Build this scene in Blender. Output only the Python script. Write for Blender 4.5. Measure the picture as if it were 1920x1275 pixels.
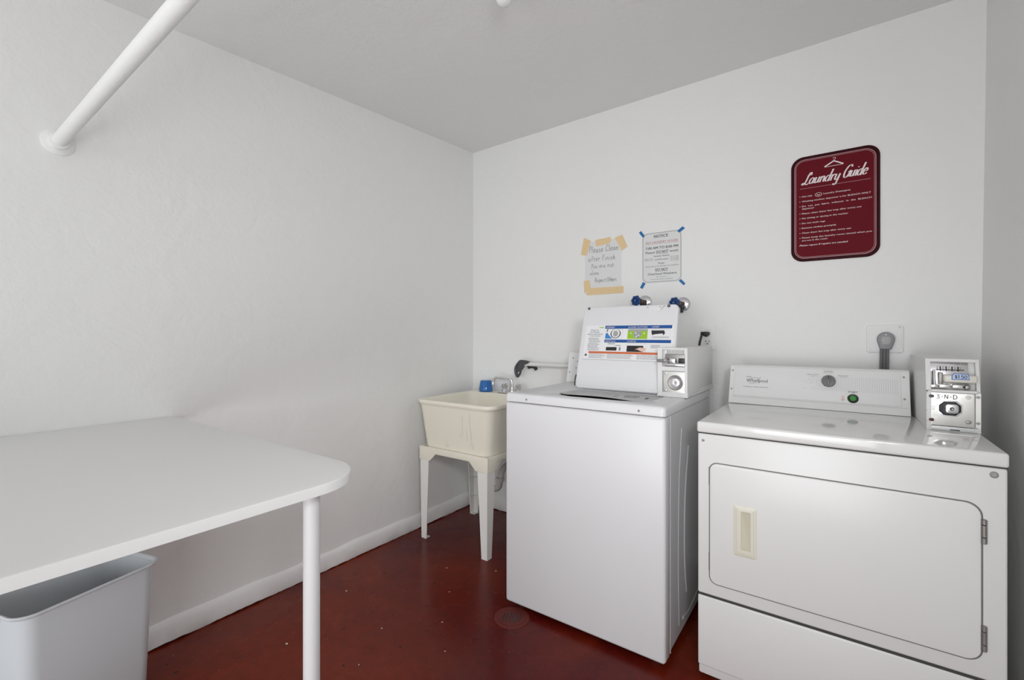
import bpy, bmesh, math, random
from mathutils import Vector, Matrix
random.seed(4)
for o in list(bpy.data.objects): bpy.data.objects.remove(o, do_unlink=True)
SC = bpy.context.scene
COL = SC.collection
R = math.radians
PI = math.pi

# ------------------------------------------------------------------ camera, world, lights, exposure
cam_data = bpy.data.cameras.new('camera')
cam = bpy.data.objects.new('camera', cam_data)
COL.objects.link(cam)
cam.location = (0, 0, 1.18)
cam.rotation_euler = (R(90), 0, R(35.56))
cam_data.sensor_width = 36.0
cam_data.sensor_fit = 'HORIZONTAL'
cam_data.lens = 36.0 * 865 / 1920
cam_data.shift_y = -11.5 / 1920
cam_data.clip_start = 0.01
SC.camera = cam

SC.view_settings.view_transform = 'Standard'
SC.view_settings.look = 'None'
SC.view_settings.gamma = 1.0
SC.view_settings.use_curve_mapping = False
SC.view_settings.exposure = -0.27

world = bpy.data.worlds.new('daylight')
SC.world = world
world.use_nodes = True
bg = world.node_tree.nodes['Background']
bg.inputs['Color'].default_value = (0.86, 0.93, 1.0, 1)
bg.inputs['Strength'].default_value = 0.6

def area(name, loc, rot, sx, sy, power, color):
    d = bpy.data.lights.new(name, 'AREA')
    d.shape = 'RECTANGLE'; d.size = sx; d.size_y = sy; d.energy = power; d.color = color
    o = bpy.data.objects.new(name, d); COL.objects.link(o)
    o.location = loc; o.rotation_euler = rot
    return o
# daylight through the wide doorway behind the camera
area('doorway_daylight', (-0.80, -3.45, 1.20), (R(90), 0, 0), 2.2, 2.1, 49, (0.965, 0.985, 1.0))
# added soft fill lamps, unseen: one low, two high towards the far left corner
area('low_fill', (-.35, -1.2, .6), (R(90), 0, R(30)), 1.6, 0.9, 20, (0.97, 0.99, 1.0))
area('camera_fill', (0.25, -0.20, 1.45), (R(122), 0, R(48)), 0.4, 0.5, 5.0, (0.99, 0.99, 1.0))
area('corner_fill', (0.30, -0.02, 1.5), (R(80), 0, R(40)), 0.2, 0.2, 3.8, (0.97, 0.99, 1.0)).data.spread = R(90)

# ------------------------------------------------------------------ materials
def lin(c):
    c = c / 255.0
    return c / 12.92 if c <= 0.04045 else ((c + 0.055) / 1.055) ** 2.4
def rgb(r, g, b): return (lin(r), lin(g), lin(b), 1)
MATS = {}
def mat(name, col, rough=0.5, metal=0.0, var=0.04, scale=8.0, bump=0.0, bscale=60.0, coat=0.0, trans=0.0, detail=4):
    if name in MATS: return MATS[name]
    m = bpy.data.materials.new(name); m.use_nodes = True
    nt = m.node_tree; b = nt.nodes['Principled BSDF']
    b.inputs['Roughness'].default_value = rough
    b.inputs['Metallic'].default_value = metal
    if coat: b.inputs['Coat Weight'].default_value = coat; b.inputs['Coat Roughness'].default_value = 0.08
    if trans: b.inputs['Transmission Weight'].default_value = trans
    tc = nt.nodes.new('ShaderNodeTexCoord')
    n = nt.nodes.new('ShaderNodeTexNoise'); n.inputs['Scale'].default_value = scale; n.inputs['Detail'].default_value = detail
    nt.links.new(tc.outputs['Object'], n.inputs['Vector'])
    mx = nt.nodes.new('ShaderNodeMix'); mx.data_type = 'RGBA'
    mx.inputs['A'].default_value = (col[0] * (1 - var), col[1] * (1 - var), col[2] * (1 - var), 1)
    mx.inputs['B'].default_value = (min(1, col[0] * (1 + var)), min(1, col[1] * (1 + var)), min(1, col[2] * (1 + var)), 1)
    nt.links.new(n.outputs['Fac'], mx.inputs['Factor'])
    nt.links.new(mx.outputs['Result'], b.inputs['Base Color'])
    if bump:
        n2 = nt.nodes.new('ShaderNodeTexNoise'); n2.inputs['Scale'].default_value = bscale; n2.inputs['Detail'].default_value = 6
        nt.links.new(tc.outputs['Object'], n2.inputs['Vector'])
        bp = nt.nodes.new('ShaderNodeBump'); bp.inputs['Strength'].default_value = bump; bp.inputs['Distance'].default_value = 0.01
        nt.links.new(n2.outputs['Fac'], bp.inputs['Height'])
        nt.links.new(bp.outputs['Normal'], b.inputs['Normal'])
    MATS[name] = m
    return m

def wall_mat(name, col, rough=0.62):
    """painted plaster over block: broad trowel waves, fine orange peel, a few ridges"""
    m = bpy.data.materials.new(name); m.use_nodes = True; MATS[name] = m
    nt = m.node_tree; b = nt.nodes['Principled BSDF']; L = nt.links.new
    tc = nt.nodes.new('ShaderNodeTexCoord')
    n0 = nt.nodes.new('ShaderNodeTexNoise'); n0.inputs['Scale'].default_value = 1.7; n0.inputs['Detail'].default_value = 3
    L(tc.outputs['Object'], n0.inputs['Vector'])
    mx = nt.nodes.new('ShaderNodeMix'); mx.data_type = 'RGBA'
    mx.inputs['A'].default_value = (col[0] * .985, col[1] * .985, col[2] * .98, 1)
    mx.inputs['B'].default_value = col
    L(n0.outputs['Fac'], mx.inputs['Factor']); L(mx.outputs['Result'], b.inputs['Base Color'])
    b.inputs['Roughness'].default_value = rough
    n1 = nt.nodes.new('ShaderNodeTexNoise'); n1.inputs['Scale'].default_value = 5; n1.inputs['Detail'].default_value = 7; n1.inputs['Distortion'].default_value = 1.2
    n2 = nt.nodes.new('ShaderNodeTexNoise'); n2.inputs['Scale'].default_value = 45; n2.inputs['Detail'].default_value = 5; n2.inputs['Distortion'].default_value = .6
    n3 = nt.nodes.new('ShaderNodeTexNoise'); n3.inputs['Scale'].default_value = 1.1
    for n in (n1, n2, n3): L(tc.outputs['Object'], n.inputs['Vector'])
    mul = nt.nodes.new('ShaderNodeMath'); mul.operation = 'MULTIPLY'; L(n2.outputs['Fac'], mul.inputs[0]); L(n3.outputs['Fac'], mul.inputs[1])
    add = nt.nodes.new('ShaderNodeMath'); add.operation = 'MULTIPLY_ADD'; L(mul.outputs[0], add.inputs[0]); add.inputs[1].default_value = 0.6; L(n1.outputs['Fac'], add.inputs[2])
    bp = nt.nodes.new('ShaderNodeBump'); bp.inputs['Strength'].default_value = 0.35; bp.inputs['Distance'].default_value = 0.012
    L(add.outputs[0], bp.inputs['Height']); L(bp.outputs['Normal'], b.inputs['Normal'])
    return m

def floor_mat():
    m = bpy.data.materials.new('red_floor_paint'); m.use_nodes = True
    nt = m.node_tree; b = nt.nodes['Principled BSDF']; L = nt.links.new
    tc = nt.nodes.new('ShaderNodeTexCoord')
    def noise(s, d=5, dist=0.0):
        n = nt.nodes.new('ShaderNodeTexNoise'); n.inputs['Scale'].default_value = s; n.inputs['Detail'].default_value = d; n.inputs['Distortion'].default_value = dist
        L(tc.outputs['Object'], n.inputs['Vector']); return n
    def ramp(src, stops):
        r = nt.nodes.new('ShaderNodeValToRGB'); e = r.color_ramp.elements
        e[0].position, e[0].color = stops[0]; e[1].position, e[1].color = stops[1]
        for p, c in stops[2:]: k = e.new(p); k.color = c
        L(src, r.inputs['Fac']); return r
    a = ramp(noise(1.1, 5, .6).outputs['Fac'], [(0.38, rgb(88, 16, 15)), (0.64, rgb(126, 42, 14))])
    d = ramp(noise(26, 6).outputs['Fac'], [(0.38, (0, 0, 0, 1)), (0.60, (1, 1, 1, 1))])
    mx = nt.nodes.new('ShaderNodeMix'); mx.data_type = 'RGBA'; mx.blend_type = 'MULTIPLY'; mx.inputs['Factor'].default_value = 0.14
    L(a.outputs['Color'], mx.inputs['A']); L(d.outputs['Color'], mx.inputs['B'])
    # worn flecks
    sp = ramp(noise(70, 3, .3).outputs['Fac'], [(0.735, (0, 0, 0, 1)), (0.755, (1, 1, 1, 1))])
    mx2 = nt.nodes.new('ShaderNodeMix'); mx2.data_type = 'RGBA'
    L(sp.outputs['Color'], mx2.inputs['Factor']); L(mx.outputs['Result'], mx2.inputs['A']); mx2.inputs['B'].default_value = rgb(150, 110, 95)
    sp2 = ramp(noise(33, 5, .5).outputs['Fac'], [(0.29, (1, 1, 1, 1)), (0.33, (0, 0, 0, 1))])
    mx3 = nt.nodes.new('ShaderNodeMix'); mx3.data_type = 'RGBA'
    L(sp2.outputs['Color'], mx3.inputs['Factor']); L(mx2.outputs['Result'], mx3.inputs['A']); mx3.inputs['B'].default_value = rgb(52, 20, 16)
    L(mx3.outputs['Result'], b.inputs['Base Color'])
    rr = ramp(noise(3.5, 4).outputs['Fac'], [(0.3, (.16, .16, .16, 1)), (0.70, (.36, .36, .36, 1))])
    L(rr.outputs['Color'], b.inputs['Roughness'])
    bp = nt.nodes.new('ShaderNodeBump'); bp.inputs['Strength'].default_value = 0.25; bp.inputs['Distance'].default_value = 0.008
    L(noise(9, 8, .3).outputs['Fac'], bp.inputs['Height']); L(bp.outputs['Normal'], b.inputs['Normal'])
    b.inputs['Specular IOR Level'].default_value = 0.22
    MATS['floor'] = m
    return m

W_WALL = wall_mat('white_wall_paint', (0.885, 0.885, 0.875, 1))
W_CEIL = wall_mat('white_ceiling_paint', (0.87, 0.87, 0.865, 1), .7)
M_FLOOR = floor_mat()
M_ENAMEL = mat('white_enamel', (0.76, 0.76, 0.775, 1), .30, var=.008, scale=2)
M_ENAMEL2 = mat('dryer_enamel', (0.79, 0.79, 0.78, 1), .27, var=.008, scale=2)
M_PLAST = mat('white_plastic', (0.78, 0.78, 0.775, 1), .4, var=.01)
M_COIN = mat('coin_box_paint', (0.76, 0.76, 0.75, 1), .38, var=.02, bump=.03, bscale=200)
M_GAP = mat('dark_gap_rubber', (0.05, 0.05, 0.048, 1), .7)
M_GAPG = mat('grey_door_seal', (0.16, 0.16, 0.155, 1), .6)
M_BLACK = mat('black_plastic', (0.012, 0.012, 0.012, 1), .4)
M_DKGREY = mat('dark_grey_plastic', rgb(72, 72, 76), .45)
M_GREYP = mat('grey_plastic', rgb(140, 140, 143), .45)
M_KNOB = mat('knob_grey', rgb(118, 118, 120), .4)
M_CHROME = mat('chrome', (0.78, 0.78, 0.8, 1), .14, 1.0, var=.03)
M_STEEL = mat('brushed_steel', (0.55, 0.55, 0.55, 1), .32, 1.0, var=.08, scale=40)
M_DULL = mat('dull_zinc', (0.32, 0.31, 0.30, 1), .45, .9, var=.15, scale=60)
M_SATIN = mat('satin_nickel', (0.72, 0.71, 0.68, 1), .35, .6, var=.05, scale=30)
M_TUB = mat('cream_tub_plastic', rgb(243, 238, 222), .42, var=.02, scale=5)
M_TUBLEG = mat('white_tub_legs', rgb(240, 239, 235), .4, var=.015)
M_TABLE = mat('white_table_paint', (0.84, 0.84, 0.835, 1), .4, var=.012, scale=3, bump=.02, bscale=30)
M_TABLELEG = mat('white_tube_paint', (0.74, 0.74, 0.75, 1), .4, var=.01)
M_BIN = mat('pale_grey_bin', rgb(219, 227, 231), .5, var=.015, scale=6)
M_PVC = mat('pvc_pipe', rgb(200, 199, 196), .4)
M_MAROON = mat('maroon_sign', rgb(104, 12, 28), .6, var=.03)
M_MAROOND = mat('maroon_sign_edge', rgb(56, 8, 16), .6, var=.03)
for _m in (M_MAROON, M_MAROOND): _m.node_tree.nodes['Principled BSDF'].inputs['Specular IOR Level'].default_value = 0.15
M_INKW = mat('white_ink', rgb(238, 226, 226), .5)
M_INKP = mat('pale_ink', rgb(196, 160, 164), .5)
M_PAPER = mat('paper', rgb(228, 228, 228), .7, var=.01)
M_INK = mat('black_ink', rgb(44, 44, 48), .7)
M_INKR = mat('red_ink', rgb(190, 120, 122), .7)
M_INKG = mat('grey_ink', rgb(120, 120, 124), .7)
M_MASK = mat('masking_tape', rgb(232, 205, 158), .6, var=.05, scale=60)
M_BTAPE = mat('blue_tape', rgb(24, 112, 172), .55, var=.05, scale=60)
M_BLUEH = mat('blue_valve_handle', rgb(18, 62, 122), .4, var=.1, scale=60)
M_BRASS = mat('dark_brass', rgb(92, 78, 66), .4, .8, var=.2, scale=60)
M_CUP = mat('blue_glass', rgb(60, 140, 225), .1, var=.08, scale=30, trans=.45)
M_LBLUE = mat('label_blue', rgb(18, 82, 152), .45)
M_LBLUE2 = mat('label_light_blue', rgb(50, 130, 200), .45)
M_LGREEN = mat('label_green', rgb(150, 195, 40), .45)
M_LGREY = mat('label_grey', rgb(165, 165, 165), .45)
M_LORANGE = mat('label_orange', rgb(205, 105, 60), .45, var=.15, scale=50)
M_LBASE = mat('label_white', (0.82, 0.82, 0.83, 1), .4)
M_SKIN = mat('label_skin', rgb(225, 190, 175), .5)
M_GREENB = mat('green_button', rgb(58, 140, 58), .35)
M_REDI = mat('red_symbol', rgb(215, 110, 70), .5)
M_BEIGE = mat('ivory_handle', rgb(226, 224, 208), .35)
M_BEIGE2 = mat('ivory_recess', rgb(205, 200, 180), .45)
M_PLASTG = mat('grey_deck_plastic', rgb(188, 188, 188), .4)
M_RUST = mat('rusty_drain', rgb(98, 28, 18), .6, var=.35, scale=50, bump=.4, bscale=90)
M_TAG = mat('price_tag_paper', rgb(190, 208, 240), .5)
M_TAGB = mat('price_tag_edge', rgb(40, 90, 170), .5)
M_REDK = mat('dark_red_plug', rgb(80, 24, 26), .4)
M_CREAM = mat('cream_slide', rgb(225, 222, 212), .3)
M_CHIP = mat('paint_chip', rgb(225, 215, 205), .7)
M_BULB = mat('frosted_bulb_glass', (0.86, 0.86, 0.85, 1), .25)
M_SCUFF = mat('grey_scuff', rgb(212, 206, 192), .8, var=.2, scale=80)

# ------------------------------------------------------------------ mesh builder
class Fr:
    def __init__(s, o, U, V, N):
        s.o, s.U, s.V, s.N = Vector(o), Vector(U).normalized(), Vector(V).normalized(), Vector(N).normalized()
    def __call__(s, u, v, w=0.0): return s.o + s.U * u + s.V * v + s.N * w
WORLD = Fr((0, 0, 0), (1, 0, 0), (0, 1, 0), (0, 0, 1))
def front(y): return Fr((0, y, 0), (1, 0, 0), (0, 0, 1), (0, -1, 0))      # a face looking towards the camera: u = x, v = z
def sideR(x): return Fr((x, 0, 0), (0, 1, 0), (0, 0, 1), (1, 0, 0))       # a face looking right: u = y, v = z

def rrect(u0, u1, v0, v1, r, n=6, rs=None):
    """rounded rectangle, counter-clockwise; rs = radii (BL, BR, TR, TL)"""
    rs = rs or (r, r, r, r); pts = []
    for (cu, cv, a0, rr) in ((u0, v0, 180, rs[0]), (u1, v0, 270, rs[1]), (u1, v1, 0, rs[2]), (u0, v1, 90, rs[3])):
        rr = max(rr, 1e-5)
        mu = cu + rr if cu == u0 else cu - rr
        mv = cv + rr if cv == v0 else cv - rr
        for i in range(n + 1):
            a = R(a0 + 90 * i / n); pts.append((mu + rr * math.cos(a), mv + rr * math.sin(a)))
    return pts
def circ(u, v, r, n=24): return [(u + r * math.cos(2 * PI * i / n), v + r * math.sin(2 * PI * i / n)) for i in range(n)]
def catmull(p, n=6):
    if len(p) < 3: return [Vector(q) for q in p]
    p = [Vector(q) for q in p]; q = [2 * p[0] - p[1]] + p + [2 * p[-1] - p[-2]]; out = []
    for i in range(1, len(q) - 2):
        for k in range(n):
            t = k / n; a, b, c, d = q[i - 1], q[i], q[i + 1], q[i + 2]
            out.append(0.5 * (2 * b + (c - a) * t + (2 * a - 5 * b + 4 * c - d) * t * t + (3 * b - a - 3 * c + d) * t ** 3))
    out.append(p[-1]); return out

ORG = {}
class MB:
    def __init__(s, *mats): s.v = []; s.f = []; s.mi = []; s.m = list(mats); s.cur = 0
    def use(s, m):
        if m not in s.m: s.m.append(m)
        s.cur = s.m.index(m); return s
    def addf(s, f): s.f.append(f); s.mi.append(s.cur)
    def poly(s, pts):
        b = len(s.v); s.v += [Vector(p) for p in pts]; s.addf(tuple(range(b, b + len(pts)))); return s
    def loft(s, loops, cap0=True, cap1=True, closed=True):
        b = len(s.v); n = len(loops[0])
        for l in loops: s.v += [Vector(p) for p in l]
        for k in range(len(loops) - 1):
            for i in range(n if closed else n - 1):
                j = (i + 1) % n
                s.addf((b + k * n + i, b + k * n + j, b + (k + 1) * n + j, b + (k + 1) * n + i))
        if cap0: s.addf(tuple(b + i for i in reversed(range(n))))
        if cap1: s.addf(tuple(b + (len(loops) - 1) * n + i for i in range(n)))
        return s
    def slab(s, fr, pts, w0, w1, bev=0.0, nb=3):
        """outline pts extruded from depth w0 to w1 with a rounded front edge"""
        n = len(pts); cu = sum(p[0] for p in pts) / n; cv = sum(p[1] for p in pts) / n
        def ins(d):
            out = []
            for i in range(n):
                a, b, c = Vector(pts[i - 1]), Vector(pts[i]), Vector(pts[(i + 1) % n])
                e1 = (b - a); e2 = (c - b)
                if e1.length < 1e-7: e1 = e2
                if e2.length < 1e-7: e2 = e1
                nn = Vector((e1.y, -e1.x)).normalized() + Vector((e2.y, -e2.x)).normalized()
                if nn.length < 1e-6: nn = Vector((e1.y, -e1.x))
                nn.normalize(); out.append((b.x - nn.x * d, b.y - nn.y * d))
            return out
        loops = [[fr(u, v, w0) for u, v in pts]]
        if bev > 0:
            loops.append([fr(u, v, w1 - bev) for u, v in pts])
            for k in range(1, nb + 1):
                a = PI / 2 * k / nb
                q = ins(bev * (1 - math.cos(a)))
                loops.append([fr(u, v, w1 - bev + bev * math.sin(a)) for u, v in q])
        else: loops.append([fr(u, v, w1) for u, v in pts])
        return s.loft(loops)
    def box(s, x0, x1, y0, y1, z0, z1, bev=0.0, seg=2, fr=WORLD, edges=None):
        bm = bmesh.new(); bmesh.ops.create_cube(bm, size=1)
        for v in bm.verts: v.co = Vector(((x0 + x1) / 2 + v.co.x * (x1 - x0), (y0 + y1) / 2 + v.co.y * (y1 - y0), (z0 + z1) / 2 + v.co.z * (z1 - z0)))
        if bev > 0:
            es = [e for e in bm.edges if edges is None or edges(e)]
            bmesh.ops.bevel(bm, geom=es, offset=bev, segments=seg, profile=0.5, affect='EDGES')
        s.addbm(bm, fr); return s
    def addbm(s, bm, fr=WORLD):
        bm.verts.index_update(); b = len(s.v)
        s.v += [fr(*v.co) for v in bm.verts]
        for f in bm.faces: s.addf(tuple(b + v.index for v in f.verts))
        bm.free()
    def lathe(s, p, d, prof, n=32, cap0=True, cap1=True, sx=1.0):
        p = Vector(p); d = Vector(d).normalized()
        a = d.orthogonal().normalized(); b = d.cross(a)
        loops = [[p + d * h + (a * math.cos(2 * PI * i / n) + b * math.sin(2 * PI * i / n)) * r for i in range(n)] for r, h in prof]
        return s.loft(loops, cap0, cap1)
    def cyl(s, p, q, r, n=24, r2=None, bev=0.0):
        p = Vector(p); q = Vector(q); h = (q - p).length; r2 = r if r2 is None else r2
        pr = [(r, 0), (r2, h)] if not bev else [(r - bev, 0), (r, bev), (r2, h - bev), (r2 - bev, h)]
        return s.lathe(p, q - p, pr, n)
    def tube(s, path, r, n=14, smooth=True, k=6, flat=1.0):
        P = catmull(path, k) if smooth else [Vector(p) for p in path]
        rs = r if callable(r) else (lambda t: r)
        prev = None; loops = []
        for i, p in enumerate(P):
            t = (P[min(i + 1, len(P) - 1)] - P[max(i - 1, 0)]).normalized()
            if prev is None: a = t.orthogonal().normalized()
            else: a = (prev - t * prev.dot(t)).normalized()
            prev = a; b = t.cross(a); rr = rs(i / (len(P) - 1))
            loops.append([p + (a * math.cos(2 * PI * j / n) + b * math.sin(2 * PI * j / n) * flat) * rr for j in range(n)])
        return s.loft(loops)
    def ribbon(s, fr, path, w, wd=0.0004, smooth=True, closed=False, k=5, cal=None):
        """flat ink stroke on a face; cal = (thin, thick) for a broad-nib look"""
        P = [Vector(p) for p in path]
        if smooth: P = catmull(P, k)
        if closed: P = P + [P[0]]
        L, Rr = [], []
        for i, p in enumerate(P):
            if closed: t = P[(i + 1) % (len(P) - 1)] - P[(i - 1) % (len(P) - 1)]
            else: t = P[min(i + 1, len(P) - 1)] - P[max(i - 1, 0)]
            if t.length < 1e-9: t = Vector((1, 0))
            t = t.normalized(); nn = Vector((-t.y, t.x)); hw = w / 2
            if cal: hw = (cal[0] + (cal[1] - cal[0]) * min(1, abs(t.y)) ** 1.3) / 2
            L.append(p + nn * hw); Rr.append(p - nn * hw)
        b = len(s.v); n = len(P)
        s.v += [fr(q.x, q.y, wd + i * 4e-6) for i, q in enumerate(L)] + [fr(q.x, q.y, wd + i * 4e-6) for i, q in enumerate(Rr)]
        for i in range(n - 1): s.addf((b + n + i, b + n + i + 1, b + i + 1, b + i))
        return s
    def rect(s, fr, u0, u1, v0, v1, w=0.0005):
        b = len(s.v); s.v += [fr(u0, v0, w), fr(u1, v0, w), fr(u1, v1, w), fr(u0, v1, w)]; s.addf((b, b + 1, b + 2, b + 3)); return s
    def flat(s, fr, pts, w=0.0005): return s.poly([fr(u, v, w) for u, v in pts])
    def text(s, fr, st, u0, v, h, u1=None, w=0.0006, align='L', bold=0.0, shear=0.0):
        """printed lettering; cap height h, baseline v, stretched to end at u1 when given"""
        if bold > 0:
            s.text(fr, st, u0, v, h, u1, w, align, 0, shear)
            d = bold * 1.6 * h / .7
            return s.text(fr, st, u0 + d, v + d * .2, h, None if u1 is None else u1 + d, w + .00004, align, 0, shear)
        V, F = glyph_mesh(st, bold, shear)
        if not V: return s
        x0 = min(p[0] for p in V); x1 = max(p[0] for p in V)
        k = h / 0.70
        kx = (u1 - u0) / (x1 - x0) if u1 is not None else k
        off = u0 - (x0 * kx if align == 'L' else (x0 + x1) / 2 * kx)
        b = len(s.v); s.v += [fr(off + x * kx, v + y * k, w) for x, y in V]
        for f in F: s.addf(tuple(b + i for i in f))
        return s
    def scrawl(s, fr, st, u0, v, h, u1=None, wd=.002, w=0.0006, shear=0.0, jit=0.0, cal=None, gap=0.12):
        """hand drawn strokes"""
        x = 0; S = []
        for ch in st:
            if ch == ' ': x += .38; continue
            g = GL[ch]; mx = max(q[0] for l in g for q in l); dy = random.uniform(-jit, jit); sc = 1 + random.uniform(-jit, jit)
            for l in g: S.append([(x + q[0] * sc, q[1] * sc + dy) for q in l])
            x += mx + gap
        tot = x - gap; kx = h if u1 is None else (u1 - u0) / tot
        for i, l in enumerate(S):
            s.ribbon(fr, [(u0 + a * kx + shear * b * h, v + b * h) for a, b in l], wd, w + i * .00006, cal=cal)
        return s
    def build(s, name, parent=None, ang=35, origin=None):
        me = bpy.data.meshes.new(name)
        if parent is not None: org = ORG[parent.name]
        elif origin is not None: org = Vector(origin)
        else:
            xs = [p.x for p in s.v]; ys = [p.y for p in s.v]; zs = [p.z for p in s.v]
            org = Vector(((min(xs) + max(xs)) / 2, (min(ys) + max(ys)) / 2, min(zs)))
        me.from_pydata([tuple(p - org) for p in s.v], [], s.f)
        for m in s.m: me.materials.append(m)
        for p, i in zip(me.polygons, s.mi): p.material_index = i
        me.validate()
        bm = bmesh.new(); bm.from_mesh(me)
        bmesh.ops.remove_doubles(bm, verts=bm.verts, dist=1e-6)
        bm.to_mesh(me); bm.free()
        for p in me.polygons: p.use_smooth = True
        try: me.set_sharp_from_angle(angle=R(ang))
        except Exception: pass
        o = bpy.data.objects.new(name, me); COL.objects.link(o)
        if parent is not None: o.parent = parent
        else: o.location = org
        ORG[o.name] = org
        return o

_gc = {}
def glyph_mesh(st, bold=0.0, shear=0.0):
    key = (st, bold, shear)
    if key in _gc: return _gc[key]
    cu = bpy.data.curves.new('t', 'FONT'); cu.body = st; cu.size = 1.0; cu.offset = bold; cu.shear = shear; cu.resolution_u = 2; cu.fill_mode = 'FRONT'
    ob = bpy.data.objects.new('t', cu); COL.objects.link(ob)
    dg = bpy.context.evaluated_depsgraph_get(); dg.update()
    me = bpy.data.meshes.new_from_object(ob.evaluated_get(dg))
    V = [(v.co.x, v.co.y) for v in me.vertices]; F = [tuple(p.vertices) for p in me.polygons]
    bpy.data.objects.remove(ob); bpy.data.curves.remove(cu); bpy.data.meshes.remove(me)
    _gc[key] = (V, F); return V, F

el = lambda cx, cy, a, b, n=10: [(cx + a * math.cos(PI / 2 + 2 * PI * i / n), cy + b * math.sin(PI / 2 + 2 * PI * i / n)) for i in range(n + 1)]
GL = {
 'a': [[(.40,.44),(.24,.5),(.08,.33),(.1,.08),(.24,0),(.38,.15),(.42,.47),(.42,.1),(.5,0)]],
 'b': [[(.1,1),(.1,0)],[(.1,.3),(.25,.5),(.4,.3),(.3,.02),(.1,.05)]],
 'c': [[(.4,.42),(.25,.5),(.08,.3),(.12,.05),(.28,0),(.42,.1)]],
 'd': [[(.40,.44),(.24,.5),(.08,.33),(.1,.08),(.24,0),(.38,.15),(.46,1.0),(.42,.1),(.52,0)]],
 'e': [[(.09,.24),(.38,.3),(.35,.46),(.22,.5),(.08,.3),(.12,.05),(.28,0),(.44,.12)]],
 'f': [[(.42,.9),(.3,1),(.22,.85),(.2,.4),(.2,0)],[(.05,.5),(.38,.5)]],
 'h': [[(.1,1),(.1,0)],[(.1,.3),(.25,.5),(.38,.4),(.4,0)]],
 'i': [[(.12,.5),(.12,.08),(.2,0)],[(.12,.68),(.14,.73)]],
 'l': [[(.12,1),(.12,.08),(.2,0)]],
 'n': [[(.1,.5),(.1,0)],[(.1,.3),(.25,.5),(.38,.4),(.4,.08),(.48,0)]],
 'o': [el(.24,.25,.17,.25)],
 'p': [[(.1,.5),(.08,-.4)],[(.1,.4),(.28,.5),(.4,.3),(.3,.02),(.1,.1)]],
 'r': [[(.1,.5),(.1,0)],[(.1,.3),(.22,.5),(.35,.45)]],
 's': [[(.36,.45),(.2,.5),(.1,.38),(.32,.18),(.28,.02),(.06,.04)]],
 't': [[(.2,.8),(.18,.1),(.28,0),(.38,.08)],[(.05,.52),(.36,.54)]],
 'u': [[(.1,.5),(.1,.12),(.2,0),(.36,.12),(.4,.5),(.4,.1),(.5,0)]],
 'y': [[(.1,.5),(.1,.12),(.2,0),(.36,.12),(.42,.5),(.36,-.3),(.2,-.42),(.12,-.3)]],
 'C': [[(.55,.85),(.4,1),(.15,.8),(.1,.3),(.25,0),(.55,.1)]],
 'D': [[(.1,1),(.1,0)],[(.02,.98),(.35,.95),(.55,.55),(.4,.08),(.02,0)]],
 'F': [[(.12,.95),(.1,0)],[(.08,.95),(.5,1)],[(.1,.55),(.4,.58)]],
 'G': [[(.62,.82),(.5,1),(.25,.9),(.08,.45),(.18,.05),(.4,-.02),(.55,.2),(.6,.5),(.6,.48),(.42,.42)],[(.6,.5),(.58,.1),(.66,.02)]],
 'L': [[(.22,.72),(.34,.8),(.52,.8),(.5,.98),(.38,.98),(.3,.7),(.24,.2),(.1,-.02),(-.04,.03),(.04,.14),(.24,.05),(.42,-.05),(.55,.05)]],
 'N': [[(.08,0),(.1,1)],[(.1,1),(.45,0)],[(.45,0),(.5,1)]],
 'O': [el(.3,.5,.26,.5)],
 'P': [[(.12,1),(.1,0)],[(.02,.88),(.3,1.02),(.5,.8),(.4,.55),(.12,.5)]],
 'R': [[(.12,1),(.1,0)],[(.02,.9),(.3,1),(.48,.8),(.38,.55),(.12,.5)],[(.2,.5),(.5,0)]],
 'Y': [[(.08,.95),(.25,.55),(.48,.95)],[(.48,.95),(.3,.4),(.15,-.2)]],
 '3': [[(.08,.9),(.3,1),(.42,.8),(.2,.55),(.45,.35),(.35,.02),(.05,.05)]],
 '-': [[(.08,.42),(.38,.46)]],
 '.': [[(.06,0),(.1,.04)]],
 '$': [[(.4,.85),(.2,.9),(.1,.7),(.4,.35),(.3,.1),(.08,.15)],[(.26,1.05),(.24,-.05)]],
 '1': [[(.08,.8),(.2,1),(.2,0)]],
 '5': [[(.42,.98),(.14,.98),(.12,.58),(.35,.58),(.42,.25),(.28,0),(.08,.08)]],
 '0': [el(.26,.5,.2,.5)],
}

def tag(o, label, cat, group=None, kind=None):
    if label: o['label'] = label
    if cat: o['category'] = cat
    if group: o['group'] = group
    if kind: o['kind'] = kind
    return o
def thing(name, loc, label, cat, group=None):
    o = bpy.data.objects.new(name, None); COL.objects.link(o); o.location = loc; o.empty_display_size = .05
    ORG[o.name] = Vector(loc); return tag(o, label, cat, group)
def struct(o): o['kind'] = 'structure'; return o
def dome(mb, fr, u, v, w, r, h=None, n=14, dark=None):
    """small screw or button head on a face"""
    h = h or r * .5
    loops = []
    for rr, hh in ((r, 0), (r, h * .5), (r * .7, h * .9), (r * .3, h)):
        loops.append([fr(u + rr * math.cos(2 * PI * i / n), v + rr * math.sin(2 * PI * i / n), w + hh) for i in range(n)])
    mb.loft(loops)
def disc(mb, fr, u, v, w0, w1, r, n=28, bev=0.0):
    mb.slab(fr, circ(u, v, r, n), w0, w1, bev)

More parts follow.
